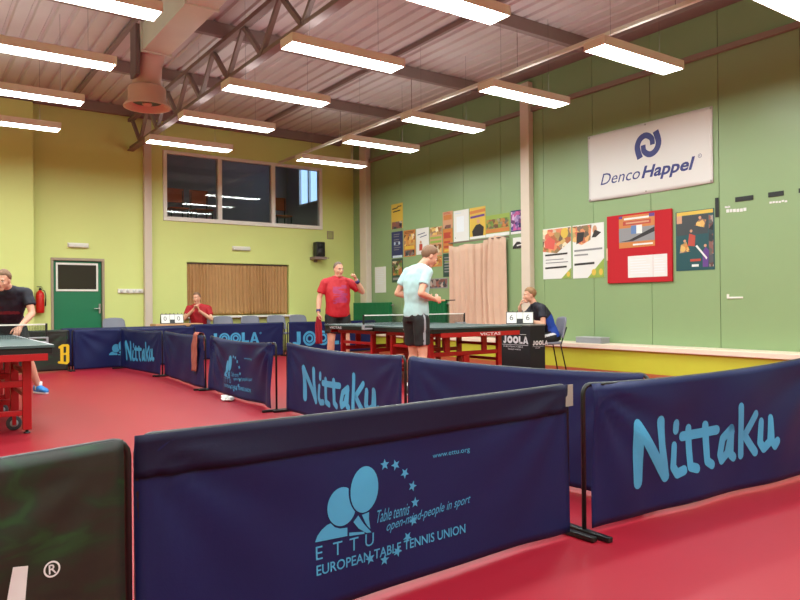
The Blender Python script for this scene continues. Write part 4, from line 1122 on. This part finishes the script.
def person(name_label, loc, rz, J, look, clothes):
    """J: joints in local space (x right hand side, y forward, z up)"""
    root = thing('person', name_label, 'person', loc, rz)
    g = {k: V(v) for k, v in J.items() if isinstance(v, tuple) and not k.startswith('hand')}
    s = J.get('girth', 1.0)
    body = MB().use(M_skin, True)
    pel, che, nec, hd = g['pelvis'], g['chest'], g['neck'], g['head']
    side = (g['sh_r'] - g['sh_l']).normalized(); hipside = (g['hip_r'] - g['hip_l']).normalized()
    up1 = (che - pel).normalized(); fr1 = up1.cross(hipside) * -1; fr1 = hipside.cross(up1) * -1 if False else up1.cross(hipside)
    def sec(t, c0, c1, rx, ry, sd):
        c = c0.lerp(c1, t); u = (c1 - c0).normalized(); x = (sd - u * sd.dot(u)).normalized(); y = u.cross(x); return (c, x * rx, y * ry)
    shc = (g['sh_r'] + g['sh_l']) / 2
    def torso(e):
        b = J.get('belly', 0.0)
        S = [sec(-.28, pel, che, (.10 + e) * s, (.07 + e) * s, hipside), sec(-.12, pel, che, (.155 + e) * s, (.105 + e) * s, hipside), sec(.12, pel, che, (.160 + e) * s, (.108 + e + b * .6) * s, hipside),
             sec(.45, pel, che, (.142 + e + b * .5) * s, (.098 + e + b) * s, (hipside + side).normalized()), sec(.85, pel, che, (.160 + e + b * .2) * s, (.108 + e + b * .4) * s, side)]
        S += [sec(.35, che, shc, (.172 + e) * s, (.107 + e) * s, side), sec(.8, che, shc, (.165 + e * .8) * s, (.097 + e * .8) * s, side), sec(.95, che, nec, (.10 + e * .6) * s, (.062 + e * .6) * s, side)]
        return S
    body.loft(torso(0.0), 22, 2.3)
    body.chain([shc.lerp(nec, .3), nec, nec.lerp(hd, .55)], [.062 * s, .056 * s, .052 * s])
    for q in 'rl':
        body.chain([g['sh_' + q], g['sh_' + q].lerp(g['el_' + q], .45), g['el_' + q]], [.056 * s, .047 * s, .039 * s])
        body.chain([g['el_' + q], g['el_' + q].lerp(g['wr_' + q], .3), g['wr_' + q]], [.039 * s, .041 * s, .027 * s])
        body.chain([shc.lerp(g['sh_' + q], .45), g['sh_' + q]], [.062 * s, .056 * s])
        body.chain([nec - V((0, 0, .0)), g['sh_' + q].lerp(nec, .18)], [.05 * s, .045 * s])
        body.chain([g['hip_' + q], g['hip_' + q].lerp(g['kn_' + q], .4), g['kn_' + q]], [.092 * s, .078 * s, .056 * s])
        body.chain([g['kn_' + q], g['kn_' + q].lerp(g['an_' + q], .3) + V((0, -.012, 0)), g['an_' + q]], [.054 * s, .058 * s, .036 * s])
        H = J['hand_' + q]; hand_parts(body, g['wr_' + q] + (V(H[0]).normalized()) * .02, *H[:3], **(H[3] if len(H) > 3 else {}))
        td = V(J['toe_' + q]).normalized()
        body.chain([g['an_' + q] - V((0, 0, .03)), g['an_' + q] + td * .12 - V((0, 0, .055))], [.034, .028])
    hf, hu = V(J['face']), V(J.get('hup', (0, 0, 1)))
    head_parts(body, hd, hf, hu, J.get('hs', .95), heavy=J.get('heavy', 0))
    me = remesh(body, .0062, 3)
    det = MB(); head_details(det, hd, hf, hu, J.get('hs', .95), look['hair_mat'])
    me.materials.clear()
    for mt_ in (M_skin, *det.mats): me.materials.append(mt_)
    bm = bmesh.new(); bm.from_mesh(me)
    for f in bm.faces: f.material_index = 0
    bv = [bm.verts.new(p) for p in det.v]
    for f, mi in zip(det.f, det.m):
        try: nf = bm.faces.new([bv[i] for i in f]); nf.material_index = mi + 1; nf.smooth = True
        except ValueError: pass
    bm.to_mesh(me); bm.free()
    link('body', me, root)
    hair_mesh(hd, hf, hu, J.get('hs', .95), look['hair_mat'], **look.get('hair', {})).build('hair', root)
    # shirt
    sh = MB().use(clothes['shirt'], True); T = torso(.022); hem = J.get('hem', -.25)
    T[0] = sec(hem, pel, che, .178 * s, (.128 + J.get('belly', 0) * .4) * s, hipside); T[1] = sec(hem * .45, pel, che, .180 * s, (.130 + J.get('belly', 0) * .6) * s, hipside)
    sh.loft(T, 24, 2.3)
    sh.chain([shc.lerp(nec, .25), shc.lerp(nec, .75)], [.082 * s, .066 * s])
    for q in 'rl':
        a, b = g['sh_' + q], g['el_' + q]; k = J.get('sleeve', .62)
        sh.chain([shc.lerp(a, .4), a], [.082 * s, .072 * s]); sh.chain([nec - V((0, 0, .015)), a.lerp(nec, .16)], [.066 * s, .062 * s]); sh.tube([a, a.lerp(b, k * .5), a.lerp(b, k)], [.072 * s, .068 * s, .070 * s], 16)
    ms = remesh(sh, .010, 12, .010, 10, len(name_label))
    ms.materials.clear(); ms.materials.append(clothes['shirt'])
    shirt = link('shirt', ms, root)
    if 'panel' in clothes:
        ms.materials.append(clothes['panel'][0])
        for p in ms.polygons:
            if clothes['panel'][1](p.center, p.normal): p.material_index = 1
    # shorts
    so = MB().use(clothes['shorts'], True)
    so.loft([sec(.16, pel, che, .168 * s, .118 * s, hipside), sec(-.1, pel, che, .176 * s, .126 * s, hipside), sec(-.3, pel, che, .165 * s, .118 * s, hipside)], 22, 2.3)
    for q in 'rl':
        a, b = g['hip_' + q], g['kn_' + q]; k = J.get('leg_cover', .72)
        so.tube([a.lerp(b, -.1), a, a.lerp(b, k * .5), a.lerp(b, k)], [.10 * s, .112 * s, .105 * s, .100 * s], 18)
    mo = remesh(so, .012, 3, .010, 9, 3.3); mo.materials.clear(); mo.materials.append(clothes['shorts'])
    if 'stripe' in clothes:
        mo.materials.append(clothes['stripe'][0])
        for p in mo.polygons:
            if clothes['stripe'][1](p.center, p.normal): p.material_index = 1
    link('shorts', mo, root)
    for q in 'rl':
        an = g['an_' + q]; td = V(J['toe_' + q]); td.z = 0; td.normalize(); sd = V((td.y, -td.x, 0))
        so = MB().use(clothes['sock'], True).tube([an + V((0, 0, .06)), an, an - V((0, 0, .04))], [.044, .042, .044], 16); so.build('sock', root)
        z0 = an.z - .082
        mb = MB().use(clothes['shoe'], True); base = V((an.x, an.y, z0))
        secs = []
        for tt, wd, ht in ((-.085, .022, .05), (-.07, .036, .085), (-.02, .040, .10), (.04, .042, .082), (.10, .046, .062), (.15, .044, .052), (.185, .032, .04), (.20, .014, .026)):
            secs.append((base + td * tt + V((0, 0, .014 + ht / 2)), sd * wd, V((0, 0, ht / 2 + .002))))
        mb.loft(secs, 18, 2.6); shoe = mb.build('shoe', root)
        mb = MB().use(M_whiteprint, False)
        mb.loft([(base + V((0, 0, z)) + td * .055, td * .150, sd * .050) for z in (.001, .018)], 24, 2.4); mb.build('sole', shoe)
        mb = MB().use(M_whiteprint, True)
        mb.tube([base + td * .04 - sd * .046 + V((0, 0, .04)), base + td * .0 - sd * .043 + V((0, 0, .09))], .006, 6); mb.tube([base + td * .07 - sd * .046 + V((0, 0, .035)), base + td * .045 - sd * .036 + V((0, 0, .082))], .006, 6)
        mb.build('shoe_stripe', shoe)
    return root, g

def rz_of(fx, fy): return math.atan2(-fx, fy)
def world(root_loc, rz, p): return V(root_loc) + Matrix.Rotation(rz, 3, 'Z') @ V(p)
H_brown = mat('short brown hair', srgb(132, 98, 74), .6, vary=.45, vscale=90)
H_grey = mat('short greyish hair', srgb(118, 96, 82), .6, vary=.2, vscale=60)
H_blond = mat('dark blond hair', srgb(150, 112, 76), .6, vary=.2, vscale=60)
C_aqua = mat('pale aqua sports shirt', srgb(180, 214, 218), .7, vary=.03); C_red = mat('bright red sports shirt', srgb(188, 18, 36), .6, vary=.05)
C_dred = mat('crimson shirt', srgb(176, 20, 36), .7, vary=.05); C_navy = mat('dark navy shirt', srgb(30, 30, 44), .7, vary=.05)
C_black = mat('black shorts cloth', srgb(24, 23, 25), .7, vary=.05); C_blue = mat('royal blue shirt panel', srgb(28, 70, 170), .7)
C_mauve = mat('mauve shirt print', srgb(168, 44, 96), .6, vary=.3, vscale=14)
S_blue = mat('blue shoe', srgb(40, 130, 210), .45); S_white = mat('white sock', srgb(232, 230, 228), .7); S_dark = mat('dark shoe', srgb(40, 40, 46), .5)

# 1 standing player in aqua
loc = (4.93, 6.68, 0); rz = rz_of(.999, .03)
J = dict(girth=.95, pelvis=(0, 0, .96), chest=(0, .01, 1.27), neck=(0, .085, 1.53), head=(0.015, .20, 1.645), sh_r=(.185, .03, 1.45), sh_l=(-.185, .03, 1.46),
 el_r=(.245, -.12, 1.20), wr_r=(.18, .13, 1.135), el_l=(-.27, -.07, 1.21), wr_l=(-.05, .18, 1.13), hip_r=(.09, 0, .90), hip_l=(-.09, 0, .90), kn_r=(.10, .02, .49), kn_l=(-.11, .04, .49),
 an_r=(.11, -.02, .085), an_l=(-.12, .0, .085), toe_r=(.2, 1, 0), toe_l=(-.2, 1, 0), face=(.22, .93, -.50), hup=(.1, .45, .9), hem=-.12, leg_cover=.74,
 hand_r=((-.12, 1, -.05), (-1, 0, -.2), (0, 0, 1), dict(curl=.75)), hand_l=((.45, 1, .1), (.1, -.1, 1), (-.5, 0, .4), dict(curl=.55)), hs=1.0)
person('standing player in a pale aqua shirt looking down at the bat in hand', loc, rz, J, dict(hair_mat=H_brown, hair=dict(front=.5, back=-1.0, side=-.26, thick=.013)),
 dict(shirt=C_aqua, shorts=C_black, sock=S_white, shoe=S_dark, stripe=(M_grey, lambda c, n: abs(c.y + .02) < .012 and abs(c.x) > .13)))
def bat(label, p, handle, normal, rubber):
    h = V(handle).normalized(); n = V(normal); n = (n - h * n.dot(h)).normalized(); sd = h.cross(n); p = V(p)
    t = thing('table_tennis_bat', label, 'bat', p, 0)
    MB().use(M_wood).loft([(V((0, 0, 0)) - h * .0, sd * .016, n * .011), (h * .05, sd * .013, n * .010), (h * .10, sd * .017, n * .011)], 14, 3).build('handle', t)
    for q, mm in ((1, rubber), (-1, M_black)):
        pts = [h * (.185 + .082 * math.cos(2 * PI * k / 28)) + sd * .076 * math.sin(2 * PI * k / 28) for k in range(28)]
        a = .0005 * q; b = .0055 * q
        vs = [x + n * a for x in pts] + [x + n * b for x in pts]; fs = [tuple(range(28)), tuple(range(28, 56))[::-1]] + [(k, (k + 1) % 28, 28 + (k + 1) % 28, 28 + k) for k in range(28)]
        MB().use(mm).add(vs, fs).build('rubber', t)
    return t
wp = world(loc, rz, (.15, .225, 1.12))
bat('black bat held flat by the player in the aqua shirt', wp, world((0, 0, 0), rz, (-.15, 1, .02)), (0, 0, 1), M_black)
bp = world(loc, rz, (.06, .27, 1.18))
o = MB().use(M_paper, True).ell((0, 0, 0), .02, .02, .02).build('table_tennis_ball'); o.location = bp
tag(o, 'white ball in the hand of the player in the aqua shirt', 'ball')

# 2 standing player in red
loc = (6.03, 10.42, 0); rz = rz_of(-.30, -.95)
J = dict(pelvis=(0, 0, .95), chest=(0, .02, 1.27), neck=(0, .03, 1.535), head=(-.01, .06, 1.68), sh_r=(.215, .0, 1.455), sh_l=(-.215, 0, 1.455), girth=1.12, belly=.035,
 el_r=(.31, -.02, 1.20), wr_r=(.34, .05, .965), el_l=(-.43, .05, 1.30), wr_l=(-.29, .17, 1.50), hip_r=(.10, 0, .89), hip_l=(-.10, 0, .89), kn_r=(.12, .03, .48), kn_l=(-.14, .03, .48),
 an_r=(.13, -.01, .085), an_l=(-.15, -.01, .085), toe_r=(.25, 1, 0), toe_l=(-.25, 1, 0), face=(-.30, .93, -.12), hup=(0, .12, 1), hem=-.22, leg_cover=.72, heavy=.006,
 hand_r=((.0, .1, -1), (-1, 0, 0), (0, 1, 0), dict(curl=.8)), hand_l=((.45, .15, .85), (.7, .2, -.5), (.2, 1, 0), dict(curl=1.25)), hs=.98, sleeve=.7)
person('standing player in a bright red shirt with a raised fist behind the far table', loc, rz, J, dict(hair_mat=H_grey, hair=dict(front=.7, back=-.7, side=-.05, thick=.005)),
 dict(shirt=C_red, shorts=C_black, sock=S_white, shoe=S_dark, panel=(C_mauve, lambda c, n: n.y > .25 and abs(c.x + .01) < .12 + .05 * noise.noise(c * 14) and 1.10 < c.z < 1.41 and noise.noise(V((c.x * 5, 0, c.z * 34))) > -.18)))
for k, (zz, lab) in enumerate(((.985, 'right'),)):
    p = world(loc, rz, (.337, .04, zz)); o = MB().use(mat('purple wristband cloth', srgb(74, 66, 120), .8), True).lathe([(.033, -.03), (.037, -.02), (.037, .02), (.033, .03)], (0, 0, 0), 18).build('wristband'); o.location = p
    tag(o, 'purple wristband on the hanging arm of the red shirted player', 'wristband')
p0 = world(loc, rz, (-.31, .155, 1.475)); d = Matrix.Rotation(rz, 3, 'Z') @ (V((-.29, .17, 1.50)) - V((-.43, .05, 1.30)))
o = MB().use(mat('purple wristband cloth', srgb(74, 66, 120), .8), True).tube([-d.normalized() * .03, d.normalized() * .03], .037, 18).build('wristband'); o.location = p0
tag(o, 'purple wristband on the raised arm of the red shirted player', 'wristband')
mb = MB().use(mat('dark red towel cloth', srgb(150, 20, 36), .9, vary=.1), True); vs = []; fs = []
for j in range(15):
    for i in range(9):
        u = i / 8 - .5; v = j / 14; vs.append((u * (.06 + .05 * min(1, v * 3)), .018 * math.sin(i * 1.6 + v * 2) * min(1, .3 + v), -.46 * v))
for j in range(14):
    for i in range(8): a = j * 9 + i; fs.append((a, a + 1, a + 10, a + 9))
o = mb.add(vs, fs).build('hand_towel', solid=.012); o.location = world(loc, rz, (.345, .085, .89)); o.rotation_euler = (0, 0, rz)
tag(o, 'dark red towel hanging from the hand of the red shirted player', 'towel')

# 3 bending player at the left edge
loc = (1.06, 10.02, 0); rz = rz_of(-.15, -.99)
J = dict(pelvis=(0, 0, .86), chest=(-.01, .24, 1.13), neck=(-.02, .42, 1.31), head=(.03, .53, 1.405), sh_r=(.19, .33, 1.27), sh_l=(-.21, .33, 1.26),
 el_r=(.30, .52, 1.06), wr_r=(.18, .70, .93), el_l=(-.27, .42, 1.01), wr_l=(-.15, .60, .86), hip_r=(.10, -.02, .82), hip_l=(-.10, -.02, .82), kn_r=(.22, .16, .48), kn_l=(-.20, .20, .48),
 an_r=(.30, -.02, .085), an_l=(-.33, .07, .085), toe_r=(.35, 1, 0), toe_l=(-.55, 1, 0), face=(.35, .9, -.25), hup=(0, .25, 1), hem=-.2, leg_cover=.78,
 hand_r=((-.3, 1, -.2), (0, 0, -1), (-1, 0, 0), dict(curl=.7)), hand_l=((.25, .8, -.45), (.2, 0, -1), (1, 0, 0), dict(curl=.45)))
person('bending player in a dark navy shirt at the left edge behind the near table', loc, rz, J, dict(hair_mat=H_brown, hair=dict(front=.55, back=-.75, side=-.15, thick=.013)),
 dict(shirt=C_navy, shorts=C_black, sock=S_white, shoe=S_blue, panel=(mat('faded red shirt print', srgb(120, 40, 52), .7), lambda c, n: n.y > .2 and abs(c.x) < .13 and (abs(c.z - 1.02) < .018))))

# 4 seated umpire in red
loc = (5.10, 14.66, 0); rz = rz_of(-.42, -.90)
J = dict(pelvis=(0, 0, .55), chest=(0, .06, .86), neck=(.01, .10, 1.11), head=(.03, .13, 1.245), sh_r=(.20, .06, 1.03), sh_l=(-.20, .06, 1.03),
 el_r=(.27, .18, .82), wr_r=(.08, .29, 1.01), el_l=(-.27, .18, .80), wr_l=(-.04, .30, .98), hip_r=(.10, .03, .53), hip_l=(-.10, .03, .53), kn_r=(.15, .42, .50), kn_l=(-.15, .42, .50),
 an_r=(.15, .36, .085), an_l=(-.15, .36, .085), toe_r=(.1, 1, 0), toe_l=(-.1, 1, 0), face=(.32, .93, -.05), hup=(.08, .0, 1), hem=-.1, leg_cover=.95,
 hand_r=((-.45, .1, .85), (-.8, .2, -.3), (-.2, -.3, .5), dict(curl=.6)), hand_l=((.35, .1, .9), (.8, .2, -.2), (.2, -.3, .5), dict(curl=.55)))
person('seated umpire in a crimson shirt with clasped raised hands behind the wooden desk', loc, rz, J, dict(hair_mat=H_brown, hair=dict(front=.55, back=-.75, side=-.15, thick=.012)),
 dict(shirt=C_dred, shorts=mat('dark trousers', srgb(34, 34, 42), .7), sock=S_dark, shoe=S_dark))

# 5 seated umpire in navy
loc = (8.38, 7.75, 0); rz = rz_of(-.87, .5)
J = dict(pelvis=(0, .0, .55), chest=(0, .12, .84), neck=(0, .27, 1.06), head=(.0, .345, 1.20), sh_r=(.19, .22, 1.0), sh_l=(-.19, .20, 1.0),
 el_r=(.13, .44, .80), wr_r=(.02, .50, 1.02), el_l=(-.25, .20, .755), wr_l=(-.12, .40, .79), hip_r=(.10, .02, .53), hip_l=(-.10, .02, .53), kn_r=(.14, .41, .50), kn_l=(-.16, .40, .50),
 an_r=(.14, .30, .085), an_l=(-.16, .28, .085), toe_r=(.1, 1, 0), toe_l=(-.1, 1, 0), face=(-.08, 1, -.06), hem=-.1, leg_cover=.9,
 hand_r=((-.1, -.35, 1), (-.3, -1, 0), (0, 0, 1), dict(curl=.9)), hand_l=((.5, .85, .0), (0, 0, -1), (1, 0, 0), dict(curl=.4)))
person('seated umpire in a navy shirt, chin on hand, behind the black JOOLA desk', loc, rz, J, dict(hair_mat=H_blond, hair=dict(front=.45, back=-.8, side=-.15, thick=.014)),
 dict(shirt=C_navy, shorts=C_black, sock=S_white, shoe=S_dark, panel=(C_blue, lambda c, n: c.z < .93 - .9 * max(0, c.y - .02) and n.y < .35), stripe=(M_whiteprint, lambda c, n: abs(c.z - .60 + .2 * c.y) < .018 and abs(c.x) > .15)))
